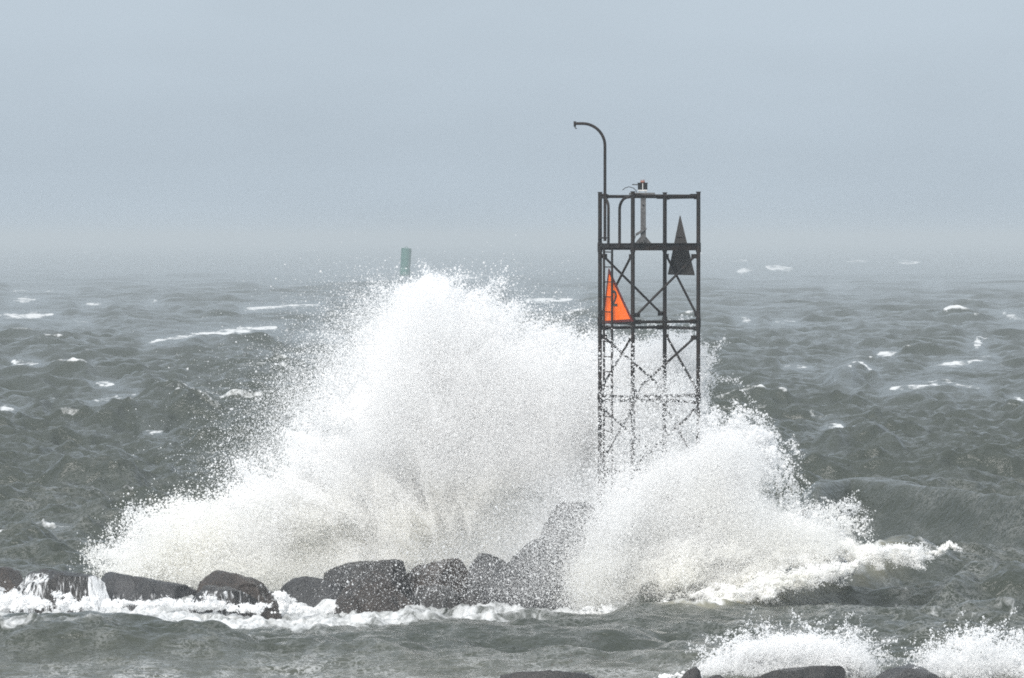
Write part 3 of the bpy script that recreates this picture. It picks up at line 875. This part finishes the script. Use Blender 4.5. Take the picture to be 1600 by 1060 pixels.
# board on the opposite face, seen from its weathered back
g_a, g_b = Vector((*LP[3], 0)), Vector((*LP[4], 0))
g_h = (g_b - g_a).normalized(); g_n = Vector((0.905, 0.426, 0)).normalized()
def ong(px, py, off):
    u = ((px - 800) / SC - TCX - g_a.x - g_n.x * off) / g_h.x
    p = g_a + g_h * u + g_n * off
    return tp(p.x, p.y, zt(py))
bk = board("dayboard", [ong(1064, 337, 0.06), ong(1046.5, 430, 0.06), ong(1085, 430.5, 0.06)], g_n, M_BACK, 0.02, tower)
bk["label"] = "dark weathered back of the second triangular board"
bm = bmesh.new()
pa, pb = ong(1052, 405, 0.04), ong(1080, 405, 0.04); tube_bm(bm, pa, pb, 0.014, 6); done("batten", bm, M_BACK, bk); bm = bmesh.new()
pa, pb = ong(1059, 370, 0.04), ong(1069, 370, 0.04); tube_bm(bm, pa, pb, 0.014, 6)
done("batten", bm, M_BACK, bk)

# lantern post with shelf and lantern
def X_(px): return (px - 800) / SC - TCX
px0 = X_(1005)
bm = bmesh.new()
box_bm(bm, tp(px0, 0, (zt(379) + zt(306)) / 2), (0.115, 0.115, zt(306) - zt(379)))
post = done("lantern_post", bm, M_GALV, tower, bevel=0.006)
bm = bmesh.new()
for ang in (0, math.pi / 2):
    h = Vector((math.cos(ang), math.sin(ang), 0)); s = Vector((-h.y, h.x, 0)) * 0.006
    prof = [(-0.19, zt(381)), (0.19, zt(381)), (0.17, zt(379)), (0.06, zt(370)), (-0.06, zt(370)), (-0.17, zt(379))]
    A = [bm.verts.new(tp(px0 + h.x * u + s.x, h.y * u + s.y, z)) for u, z in prof]
    B = [bm.verts.new(tp(px0 + h.x * u - s.x, h.y * u - s.y, z)) for u, z in prof]
    bm.faces.new(A); bm.faces.new(B[::-1])
    for i in range(6): bm.faces.new((A[i], B[i], B[(i + 1) % 6], A[(i + 1) % 6]))
done("gusset_base", bm, M_GALV, post, smooth_=False)
bm = bmesh.new(); box_bm(bm, tp(X_(1003), 0, zt(303)), (0.57, 0.36, 0.045)); box_bm(bm, tp(X_(1003), 0, zt(305.6)), (0.50, 0.30, 0.02))
done("shelf", bm, M_GALV, post, bevel=0.004)
bm = bmesh.new()
d = Vector((0.29, -0.02, 0.19)).normalized()
r_ = d.to_track_quat('X', 'Z').to_matrix()
box_bm(bm, tp(X_(1001.5), -0.10, zt(362)), (0.28, 0.03, 0.055), r_)
done("photocell_arm", bm, M_GALV, post, bevel=0.004)
bm = bmesh.new(); tube_bm(bm, tp(px0, -0.075, zt(321)), tp(px0, -0.05, zt(321)), 0.02, 10); done("bolt", bm, M_BLACK, post)
bm = bmesh.new(); path_bm(bm, [tp(X_(993), -0.14, zt(368)), tp(X_(991), -0.1, zt(375)), tp(X_(989), -0.08, zt(382))], 0.008, 6); done("cable", bm, M_GALV, post)
lx = X_(1004)
lant = empty("lantern", tp(lx, 0, zt(300.5))); lant.parent = tower
def lz_(py): return zt(py) - zt(300.5)
bm = bmesh.new()
box_bm(bm, (0, 0, lz_(298)), (0.20, 0.18, 0.03))
for x_ in (-0.07, 0.07):
    for y_ in (-0.06, 0.06): tube_bm(bm, (x_, y_, lz_(301.5)), (x_, y_, lz_(298)), 0.013, 8)
done("mount", bm, M_WHITE, lant, bevel=0.003)
for s in (-1, 1):
    bm = bmesh.new(); tube_bm(bm, (s * 0.058, 0, lz_(296.8)), (s * 0.058, 0, lz_(287)), 0.05, 16); tube_bm(bm, (s * 0.058, 0, lz_(287)), (s * 0.058, 0, lz_(285.8)), 0.062, 16)
    done("solar_drum", bm, M_BLACK, lant)
bm = bmesh.new(); box_bm(bm, (0, 0.0, lz_(291.5)), (0.016, 0.11, 0.135)); done("divider", bm, M_WHITE, lant)
bm = bmesh.new()
bmesh.ops.create_uvsphere(bm, u_segments=14, v_segments=8, radius=0.055, matrix=Matrix.Translation((0, 0, lz_(284.5))) @ Matrix.Diagonal((1.0, 1.0, 0.6, 1)))
for k in range(5):
    a = k * 1.257; tube_bm(bm, (0.03 * math.cos(a), 0.03 * math.sin(a), lz_(284.5)), (0.045 * math.cos(a), 0.045 * math.sin(a), lz_(281)), 0.007, 5)
done("lens_cap", bm, M_PINK, lant)
bm = bmesh.new(); tube_bm(bm, (-0.10, 0, lz_(289)), (-0.235, 0, lz_(288.6)), 0.011, 8); done("spout", bm, M_STEEL, lant)
bm = bmesh.new()
w0 = Vector((-0.13, 0, lz_(301)))
path_bm(bm, [w0, w0 + Vector((-0.02, 0, 0.05)), w0 + Vector((-0.08, 0, 0.10)), w0 + Vector((-0.17, 0, 0.125)), w0 + Vector((-0.25, 0, 0.105)), w0 + Vector((-0.32, 0, 0.055))], 0.008, 6)
done("cable", bm, M_STEEL, lant)

# ------------------------------------------------------------------ channel buoy in the haze
BD = 950.0
bc = at(632.5, 400, BD)
buoy = empty("channel_buoy", (float(bc[0]), BD, 0))
tag(buoy, "green can buoy leaning slightly, faint in the haze above the white plume", "buoy")
bm = bmesh.new(); tube_bm(bm, (0, 0, 1.9), (0, 0, 5.75), 1.08, 28); tube_bm(bm, (0, 0, 5.75), (0, 0, 5.82), 1.0, 28); tube_bm(bm, (0, 0, 3.7), (0, 0, 3.8), 1.11, 28)
done("can", bm, M_GREEN, buoy)
bm = bmesh.new(); tube_bm(bm, (0, 0, -1.2), (0, 0, 0.9), 1.15, 28); tube_bm(bm, (0, 0, 0.9), (0, 0, 1.9), 1.15, 28, 1.0)
done("float", bm, M_GREEN, buoy)
bm = bmesh.new()
path_bm(bm, [(0.35 * math.cos(a), 0, 5.82 + 0.3 * math.sin(a)) for a in np.linspace(0, math.pi, 9)], 0.05, 8)
done("lifting_eye", bm, M_GREEN, buoy)
buoy.rotation_euler = (0, math.radians(3.5), 0)

# ------------------------------------------------------------------ spray: clouds of droplets
def gn_points(mat):
    ng = bpy.data.node_groups.new("droplets", 'GeometryNodeTree')
    ng.interface.new_socket("Geometry", in_out='INPUT', socket_type='NodeSocketGeometry')
    ng.interface.new_socket("Geometry", in_out='OUTPUT', socket_type='NodeSocketGeometry')
    i, o = ng.nodes.new("NodeGroupInput"), ng.nodes.new("NodeGroupOutput")
    m2p = ng.nodes.new("GeometryNodeMeshToPoints")
    na = ng.nodes.new("GeometryNodeInputNamedAttribute"); na.data_type = 'FLOAT'; na.inputs["Name"].default_value = "droplet"
    sm = ng.nodes.new("GeometryNodeSetMaterial"); sm.inputs["Material"].default_value = mat
    ng.links.new(i.outputs[0], m2p.inputs["Mesh"])
    ng.links.new(na.outputs["Attribute"], m2p.inputs["Radius"])
    ng.links.new(m2p.outputs[0], sm.inputs[0]); ng.links.new(sm.outputs[0], o.inputs[0])
    return ng
GN = gn_points(M_SPRAY)

def spray_obj(name, P, r, warm, label, cat="spray"):
    me = bpy.data.meshes.new(name)
    me.vertices.add(len(P))
    me.vertices.foreach_set("co", P.astype(np.float32).ravel())
    vattr(me, "droplet", r); vattr(me, "warm", warm)
    me.update()
    o = link(name, me, M_SPRAY)
    md = o.modifiers.new("droplets", 'NODES'); md.node_group = GN
    return tag(o, label, cat, kind="stuff")

def in_poly(px, py, poly):
    poly = np.asarray(poly, float); c = np.zeros(px.shape, bool)
    j = len(poly) - 1
    for i in range(len(poly)):
        (xi, yi), (xj, yj) = poly[i], poly[j]
        c ^= ((yi > py) != (yj > py)) & (px < (xj - xi) * (py - yi) / (yj - yi + 1e-12) + xi)
        j = i
    return c

def sample_poly(poly, n):
    poly = np.asarray(poly, float)
    out = np.zeros((0, 2))
    lo, hi = poly.min(0), poly.max(0)
    while len(out) < n:
        q = lo + rng.random((n * 2, 2)) * (hi - lo)
        out = np.concatenate([out, q[in_poly(q[:, 0], q[:, 1], poly)]])
    return out[:n]

def radii(n, med, sig=0.55): return np.clip(med * np.exp(rng.normal(size=n) * sig), 0.0018, 0.028)

def warp(P, amp=0.22, off=0.0, fm=1.0):
    W = np.zeros_like(P)
    for o, (s, a) in enumerate(((0.8, 1.0), (2.0, 0.5), (5.0, 0.24), (12.0, 0.11))):
        for k in range(3):
            W[:, k] += a * vnoise(P * (s * fm), off + 7.7 * o + 31.1 * k)
    return P + W * amp

def fingers(P, origin, Yc, amp, n_ang=11.0):
    O = at(origin[0], origin[1], Yc)
    v = P - O
    r = np.hypot(v[:, 0], v[:, 2]) + 1e-6
    a = np.arctan2(v[:, 2], v[:, 0])
    q = np.stack([a * n_ang, r * 0.55, P[:, 1] * 1.1], 1)
    k = amp * (vnoise(q, 3.3) + 0.5 * vnoise(q * np.array([2.6, 1.6, 2.0]), 8.1) + 0.25 * vnoise(q * np.array([6.5, 2.5, 3.0]), 5.7)) * smooth(0.6, 3.0, r)
    out = P.copy()
    out[:, 0] += v[:, 0] / r * k; out[:, 2] += v[:, 2] / r * k
    return out

def puffs(poly, Yc, n_puffs, n_pts, depth=1.0, rmin=0.10, rmax=0.55, med=0.008, overshoot=0.3, shell=0.5, power=2.0):
    """cauliflower heaps filling an outline (photo points on the plane Y=Yc) with real depth"""
    s = sample_poly(poly, n_puffs * 2)
    hole = fbm(np.stack([s[:, 0] / 75, s[:, 1] / 75, 0 * s[:, 0]], 1), 2, n_puffs * 0.37)
    s = s[np.argsort(-hole - 0.5 * rng.random(len(s)))][:n_puffs]
    closed = [tuple(p) for p in poly] + [tuple(poly[0])]
    d, _ = poly_dist(s[:, 0], s[:, 1], closed)
    dm = d / FPX * Yc
    r = rmin + (rmax - rmin) * rng.random(n_puffs) ** power
    r = np.minimum(r, dm + overshoot * (0.4 + 0.6 * rng.random(n_puffs)))
    r = np.maximum(r, rmin * 0.6)
    th = np.minimum(depth, 0.25 + dm * 0.9)
    yy = Yc + (rng.random(n_puffs) * 2 - 1) * th
    c = at(s[:, 0], s[:, 1], 1.0) ; 
    C = np.stack([at(px, py, Yc)[0] * 1.0 for px, py in s]) if False else at(s[:, 0], s[:, 1], np.full(n_puffs, Yc))
    C[:, 1] = yy
    w = r ** 2; w = w / w.sum()
    idx = rng.choice(n_puffs, n_pts, p=w)
    v = rng.normal(size=(n_pts, 3)); v /= np.linalg.norm(v, axis=1, keepdims=True)
    rad = np.where(rng.random(n_pts) < shell, 0.85 + 0.13 * rng.normal(size=n_pts), rng.random(n_pts) ** (1 / 2.4))
    P = C[idx] + v * (r[idx] * rad)[:, None]
    return P, radii(n_pts, med)

def cloud(poly, Yc, n, depth=0.8, blur=0.3, med=0.007, wind=(-0.3, 0.0, 0.1), thr=-0.9, freq=1.2, off=0.0):
    """soft mist: droplets in an outline, blurred outwards and thinned by noise"""
    s = sample_poly(poly, n)
    P = at(s[:, 0], s[:, 1], np.full(n, Yc))
    P[:, 1] += rng.normal(size=n) * depth * 0.5
    P += rng.normal(size=(n, 3)) * blur * 0.5
    P += rng.exponential(1.0, size=(n, 1)) * np.array(wind)[None, :]
    keep = fbm(P * freq, 4, off) + rng.random(n) * 1.2 - 0.6 > thr
    P = P[keep]
    return P, radii(len(P), med)

def jets(origin, aims, Yc, n_jets, n_pts, spread=0.10, med=0.009, gravity=0.35, depth=0.5):
    """droplets thrown out along short ballistic threads"""
    out = []
    for k in range(n_jets):
        o = origin[rng.integers(len(origin))]; a = aims[rng.integers(len(aims))]
        jit = rng.normal(size=2) * 14
        A = at(o[0] + jit[0], o[1] + jit[1], Yc)
        L = 0.5 + 0.7 * rng.random()
        dvec = np.array([a[0], rng.normal() * 0.3, a[1]]) * L + rng.normal(size=3) * 0.18
        t = np.sort(rng.random(n_pts) ** 0.8)
        Q = A + t[:, None] * dvec - np.array([0, 0, gravity]) * (t ** 2)[:, None] * L
        Q += rng.normal(size=Q.shape) * (spread * (0.15 + 0.7 * t))[:, None]
        Q[:, 1] += rng.normal() * depth
        out.append(Q)
    P = np.concatenate(out)
    return P, radii(len(P), med, 0.5)

def merge(parts, warm_of):
    P = np.concatenate([p for p, r in parts]); r = np.concatenate([r for p, r in parts])
    k = P[:, 2] > -0.1
    P, r = P[k], r[k]
    return P, r, warm_of(P)

def warm_low(P):
    n = fbm(P * 0.9, 3, 12.0)
    return np.clip(0.75 - 0.28 * P[:, 2] + 0.55 * n, 0, 1)

# --- the great plume, left of the tower
PL = [(180, 905), (208, 866), (245, 828), (300, 810), (352, 800), (395, 790), (412, 762), (456, 738), (526, 706), (572, 656), (612, 606), (634, 552), (646, 502), (658, 470),
      (680, 458), (702, 474), (724, 492), (772, 506), (786, 528), (836, 550), (886, 562), (935, 588), (965, 640), (990, 700), (1000, 760), (985, 880), (800, 900), (640, 905), (500, 905), (430, 925), (300, 930)]
parts = []
parts.append(puffs(PL, 103.6, 900, 900000, depth=1.6, rmin=0.12, rmax=0.75, med=0.0046, overshoot=0.18, shell=0.3))
low = [(180, 905), (205, 862), (242, 822), (298, 804), (350, 796), (392, 786), (410, 750), (470, 700), (560, 680), (680, 640), (800, 660), (900, 700), (860, 780), (760, 850), (640, 880), (430, 925), (300, 930)]
parts.append(puffs(low, 103.0, 620, 600000, depth=1.2, rmin=0.10, rmax=0.55, med=0.0045, overshoot=0.14, shell=0.12))
core = [(560, 690), (600, 540), (640, 460), (690, 455), (740, 500), (800, 540), (900, 580), (935, 640), (900, 740), (760, 780)]
parts.append(puffs(core, 102.9, 420, 420000, depth=1.2, rmin=0.1, rmax=0.6, med=0.0055))
parts = [(fingers(warp(p, 0.30, 2.0), (740, 960), 103.3, 0.42), r) for p, r in parts]
_c = cloud(PL, 103.0, 2900000, 1.8, 0.26, 0.0028, (-0.12, 0, 0.06), -0.55, 0.8, 14.0)
parts.append((fingers(_c[0], (740, 960), 103.3, 0.42), _c[1]))
parts.append(cloud(core, 102.0, 800000, 1.2, 0.35, 0.0028, (-0.10, 0, 0.05), -1.0, 0.9, 15.0))
# mist blown off the left and over the top
parts.append(cloud([(400, 790), (470, 690), (545, 600), (610, 510), (650, 480), (690, 480), (680, 580), (560, 760)], 103.6, 300000, 1.5, 0.95, 0.0040, (-0.45, 0, 0.12), -0.25, 0.9, 3.0))
parts.append(cloud([(490, 660), (580, 550), (640, 475), (690, 468), (720, 490), (600, 640)], 103.8, 80000, 1.5, 0.5, 0.0042, (-0.5, 0, 0.15), -0.4, 1.1, 6.0))
parts.append(cloud([(700, 470), (790, 500), (940, 560), (945, 640), (800, 600)], 102.8, 120000, 1.2, 0.6, 0.0045, (0.12, 0, 0.18), -0.3, 1.2, 9.0))
parts.append(cloud([(180, 900), (240, 815), (390, 780), (500, 700), (480, 800), (300, 900)], 102.6, 40000, 1.2, 0.35, 0.008, (-0.18, 0, 0.10), -0.3, 1.6, 5.0))
edge = [(645, 485), (660, 472), (690, 466), (724, 492), (780, 508), (840, 548), (900, 562)]
j = jets(edge, [(0.1, 0.9), (0.35, 0.75), (-0.25, 0.8), (0.6, 0.5)], 103.4, 170, 160, 0.12, 0.0085, 0.4, 0.7); parts.append((warp(j[0], 0.12), j[1]))
edge = [(190, 880), (240, 830), (300, 812), (395, 788), (405, 752), (490, 700), (550, 640), (610, 570)]
j = jets(edge, [(-0.5, 0.5), (-0.75, 0.35), (-0.2, 0.75)], 102.8, 190, 130, 0.12, 0.008, 0.4, 0.7); parts.append((warp(j[0], 0.12), j[1]))
P, r, w = merge(parts, warm_low)
spray_obj("spray_plume", P, r, w, "great white plume of spray bursting up behind the rocks left of tower")

# --- droplets drifting in front of the middle rocks and the tower's foot
parts = []
parts.append(cloud([(640, 860), (740, 830), (840, 740), (960, 700), (960, 900), (930, 965), (780, 965), (680, 930)], 97.0, 21000, 1.2, 0.35, 0.0036, (-0.12, 0, 0.05), -0.6, 1.3, 1.0))
parts.append(cloud([(500, 900), (600, 840), (800, 830), (760, 955), (540, 960)], 95.9, 7000, 1.2, 0.4, 0.0036, (-0.1, 0, 0.05), -0.6, 1.3, 2.0))
parts.append(cloud([(780, 940), (860, 760), (960, 720), (965, 960)], 97.6, 60000, 1.2, 0.35, 0.0034, (-0.12, 0, 0.05), -0.5, 1.3, 4.0))
P, r, w = merge(parts, lambda P: np.zeros(len(P)))
spray_obj("drifting_spray", P, r, w, "fine veil of droplets drifting across the grey boulders left of tower")

# --- the burst round the foot of the tower, to the right
PR = [(905, 955), (902, 915), (928, 872), (955, 830), (968, 785), (990, 750), (1030, 722), (1085, 704), (1105, 682), (1145, 674), (1174, 696), (1190, 724), (1180, 748), (1184, 778), (1214, 802), (1256, 816), (1290, 822), (1308, 842),
      (1330, 852), (1270, 868), (1190, 884), (1130, 915), (1090, 950), (1000, 966)]
parts = []
parts.append(puffs(PR, 99.6, 800, 760000, depth=1.3, rmin=0.08, rmax=0.50, med=0.0047, overshoot=0.14, shell=0.3))
parts.append(puffs([(905, 955), (902, 915), (935, 880), (1000, 850), (1100, 840), (1160, 860), (1150, 890), (1110, 930), (1080, 955), (1000, 968)], 98.2, 360, 220000, 0.7, 0.08, 0.36, 0.0052, 0.12, 0.15))
parts.append(puffs([(1100, 668), (1150, 660), (1186, 690), (1206, 724), (1180, 770), (1120, 760), (1080, 720)], 99.4, 160, 80000, 0.8, 0.06, 0.28, 0.0070, 0.10))
parts = [(fingers(warp(p, 0.20, 5.0, 1.3), (1020, 960), 99.4, 0.30), r) for p, r in parts]
parts.append(cloud([(940, 640), (1000, 610), (1090, 640), (1110, 720), (1060, 800), (950, 800)], 98.2, 12000, 0.8, 0.4, 0.005, (-0.05, 0, 0.06), -0.35, 1.8, 8.0))
parts.append(cloud([(930, 700), (1000, 660), (1095, 670), (1110, 760), (940, 800)], 98.3, 22000, 0.8, 0.35, 0.005, (-0.05, 0, 0.06), -0.35, 1.8, 3.0))
parts.append(cloud([(930, 560), (1000, 540), (1090, 600), (1090, 660), (935, 680)], 98.2, 7000, 0.8, 0.35, 0.007, (-0.05, 0, 0.06), -0.2, 1.8, 2.0))
parts.append(cloud([(890, 960), (895, 900), (930, 840), (960, 770), (990, 730), (1010, 780), (980, 860), (960, 960)], 98.2, 90000, 1.2, 0.30, 0.005, (-0.10, 0, 0.05), -0.5, 1.6, 11.0))
parts.append(cloud(PR, 98.9, 1500000, 1.6, 0.16, 0.0028, (0.02, 0, 0.04), -0.9, 1.2, 16.0))
edge = [(1100, 668), (1150, 660), (1186, 690), (1206, 724), (1195, 745), (1226, 792), (1270, 806), (1310, 815)]
j = jets(edge, [(0.25, 0.22), (0.32, 0.08), (0.08, 0.30), (0.28, -0.05)], 99.2, 420, 60, 0.07, 0.007, 0.3, 0.7); parts.append((warp(j[0] , 0.1), j[1] ))
edge = [(960, 650), (1000, 620), (1050, 612), (1085, 630)]
j = jets(edge, [(0.3, 0.5), (-0.2, 0.5), (0.0, 0.8)], 98.0, 40, 80, 0.14, 0.005, 0.4, 0.5); parts.append((warp(j[0], 0.1), j[1]))
P, r, w = merge(parts, warm_low)
spray_obj("spray_burst", P, r, w, "lower white burst of spray hiding the tower foot and spilling to the right")

# --- wisps standing behind the tower's middle bay
parts = [cloud([(985, 640), (990, 570), (1020, 545), (1060, 535), (1085, 560), (1096, 590), (1095, 650)], 102.6, 52000, 0.6, 0.28, 0.0075, (0.02, 0, 0.08), -0.25, 1.8, 7.0),
         cloud([(935, 660), (935, 560), (990, 540), (1060, 580), (1095, 640), (1090, 700), (940, 720)], 102.4, 110000, 0.6, 0.35, 0.0065, (0.0, 0, 0.05), -0.4, 1.5, 1.0)]
j = jets([(1050, 545), (1080, 565), (1090, 590)], [(0.3, 0.4), (0.1, 0.6)], 102.5, 40, 100, 0.08, 0.008, 0.4, 0.4); parts.append((warp(j[0], 0.1), j[1]))
P, r, w = merge(parts, lambda P: np.zeros(len(P)))
spray_obj("spray_wisp", P, r, w, "thin white spray hanging behind the tower braces")

# --- tumbling foam on the breaking wave
parts = []
def along(pts, Yc, n, rad, npt, med=0.008, dz=0.0):
    pts = np.asarray(pts, float); t = np.sort(rng.random(n)) * (len(pts) - 1)
    i = np.minimum(t.astype(int), len(pts) - 2); f = (t - i)[:, None]
    s = pts[i] * (1 - f) + pts[i + 1] * f + rng.normal(size=(n, 2)) * rad / Yc * FPX * 0.6
    C = at(s[:, 0], s[:, 1], np.full(n, Yc)); C[:, 1] += rng.normal(size=n) * rad
    rr = rad * (0.3 + 0.7 * rng.random(n))
    idx = rng.integers(n, size=npt)
    v = rng.normal(size=(npt, 3)) * np.array([0.75, 0.6, 0.42])
    Q = C[idx] + v * rr[idx][:, None]
    Q = warp(Q, 0.16, 3.0, 2.2)
    Q = Q[fbm(Q * 5.0, 3, 4.4) + 0.5 * rng.random(npt) > 0.0]
    return Q, radii(len(Q), med)
parts.append(along([(1120, 905), (1180, 880), (1240, 868), (1300, 868), (1360, 866), (1400, 858)], 98.4, 170, 0.11, 42000, 0.0065))
parts.append(along([(1060, 930), (1140, 915), (1220, 900), (1290, 890), (1330, 880)], 97.4, 150, 0.11, 34000, 0.0065))
parts.append(along([(1380, 858), (1410, 852), (1430, 862)], 100.0, 30, 0.07, 4000, 0.006))
parts.append(along([(1468, 866), (1485, 858), (1505, 868)], 99.5, 24, 0.06, 2500, 0.006))
parts.append(along([(905, 958), (1000, 962), (1080, 955), (1160, 936), (1240, 912)], 96.2, 190, 0.10, 46000, 0.006))
parts.append(along([(1130, 915), (1200, 893), (1280, 874), (1340, 870), (1400, 861), (1442, 866)], 98.0, 320, 0.17, 70000, 0.0055))
parts.append(along([(1110, 938), (1180, 922), (1250, 904), (1310, 890)], 97.0, 220, 0.14, 45000, 0.0055))
parts.append(along([(1400, 858), (1425, 853), (1445, 862), (1475, 868)], 99.6, 60, 0.06, 5000, 0.005))
P, r, w = merge(parts, lambda P: np.clip(0.35 + 0.6 * fbm(P * 1.3, 3, 2.2), 0, 1))
spray_obj("breaking_foam", P, r, w, "tumbling cream foam of the wave breaking right of the tower")

# --- foreground splash along the bottom edge
FG = [(1085, 1062), (1110, 1040), (1150, 1022), (1168, 1004), (1190, 1010), (1230, 1000), (1300, 1003), (1345, 1016), (1362, 1040), (1380, 1062)]
FR = [(1425, 1080), (1450, 1056), (1500, 1040), (1560, 1034), (1630, 1036), (1630, 1090)]
parts = [puffs(FG, 82.6, 260, 60000, 0.4, 0.03, 0.12, 0.0055, 0.03, 0.0), puffs(FR, 82.0, 220, 45000, 0.4, 0.03, 0.10, 0.0055, 0.03, 0.0)]
parts.append(puffs([(1000, 1070), (1040, 1054), (1085, 1052), (1120, 1062)], 82.0, 80, 9000, 0.3, 0.02, 0.05, 0.0055, 0.02, 0.0))
parts = [(warp(p, 0.10, 8.0, 1.8), r) for p, r in parts]
parts.append(cloud(FG, 82.4, 110000, 0.5, 0.11, 0.0042, (0, 0, 0.05), -0.25, 4.0, 2.0))
parts.append(cloud(FR, 82.0, 90000, 0.5, 0.12, 0.0042, (0.02, 0, 0.09), -0.2, 4.0, 5.0))
j = jets([(1110, 1040), (1150, 1022), (1200, 1010), (1260, 1004), (1330, 1012), (1355, 1035)], [(0.1, 0.26), (-0.15, 0.22), (0.25, 0.2)], 82.5, 420, 34, 0.035, 0.0055, 0.15, 0.3); parts.append(j)
j = jets([(1470, 1042), (1510, 1034), (1550, 1030), (1590, 1030)], [(0.05, 0.62), (0.2, 0.58), (-0.2, 0.45), (0.3, 0.45), (-0.35, 0.3), (-0.6, 0.35)], 82.0, 460, 42, 0.04, 0.0062, 0.2, 0.3); parts.append((warp(j[0], 0.07, 0.0, 2.0), j[1]))
P, r, w = merge(parts, lambda P: np.zeros(len(P)))
spray_obj("foreground_splash", P, r, w, "white splash over the black rocks along the bottom right edge")

# --- wash churned up along the foot of the rocks
parts = []
parts.append(along([(0, 930), (15, 940), (60, 948), (140, 946), (250, 948), (340, 952), (430, 956), (530, 955)], 96.6, 260, 0.09, 60000, 0.007))
parts.append(along([(-20, 920), (0, 935), (12, 945)], 97.2, 40, 0.14, 14000, 0.007))
parts.append(along([(440, 930), (452, 938), (440, 950)], 97.4, 30, 0.08, 8000, 0.007))
P, r, w = merge(parts, lambda P: np.zeros(len(P)))
spray_obj("churned_foam", P, r, w, "white foam churned up along the foot of the left boulders", "foam")

# ------------------------------------------------------------------ haze over the whole scene
bm = bmesh.new()
bmesh.ops.create_cube(bm, size=1.0, matrix=Matrix.Translation((0, 3400, 4.6)) @ Matrix.Diagonal((13800, 7800, 15.4, 1)))
me = bpy.data.meshes.new("haze"); bm.to_mesh(me); bm.free()
m, n, l, out = new_mat("sea_haze")
pv = n.new("ShaderNodeVolumePrincipled")
pv.inputs["Color"].default_value = (0.71, 0.765, 0.805, 1)
pv.inputs["Density"].default_value = 0.0007
pv.inputs["Anisotropy"].default_value = 0.0
l.new(pv.outputs[0], out.inputs["Volume"])
tag(link("haze", me, m), kind="stuff")
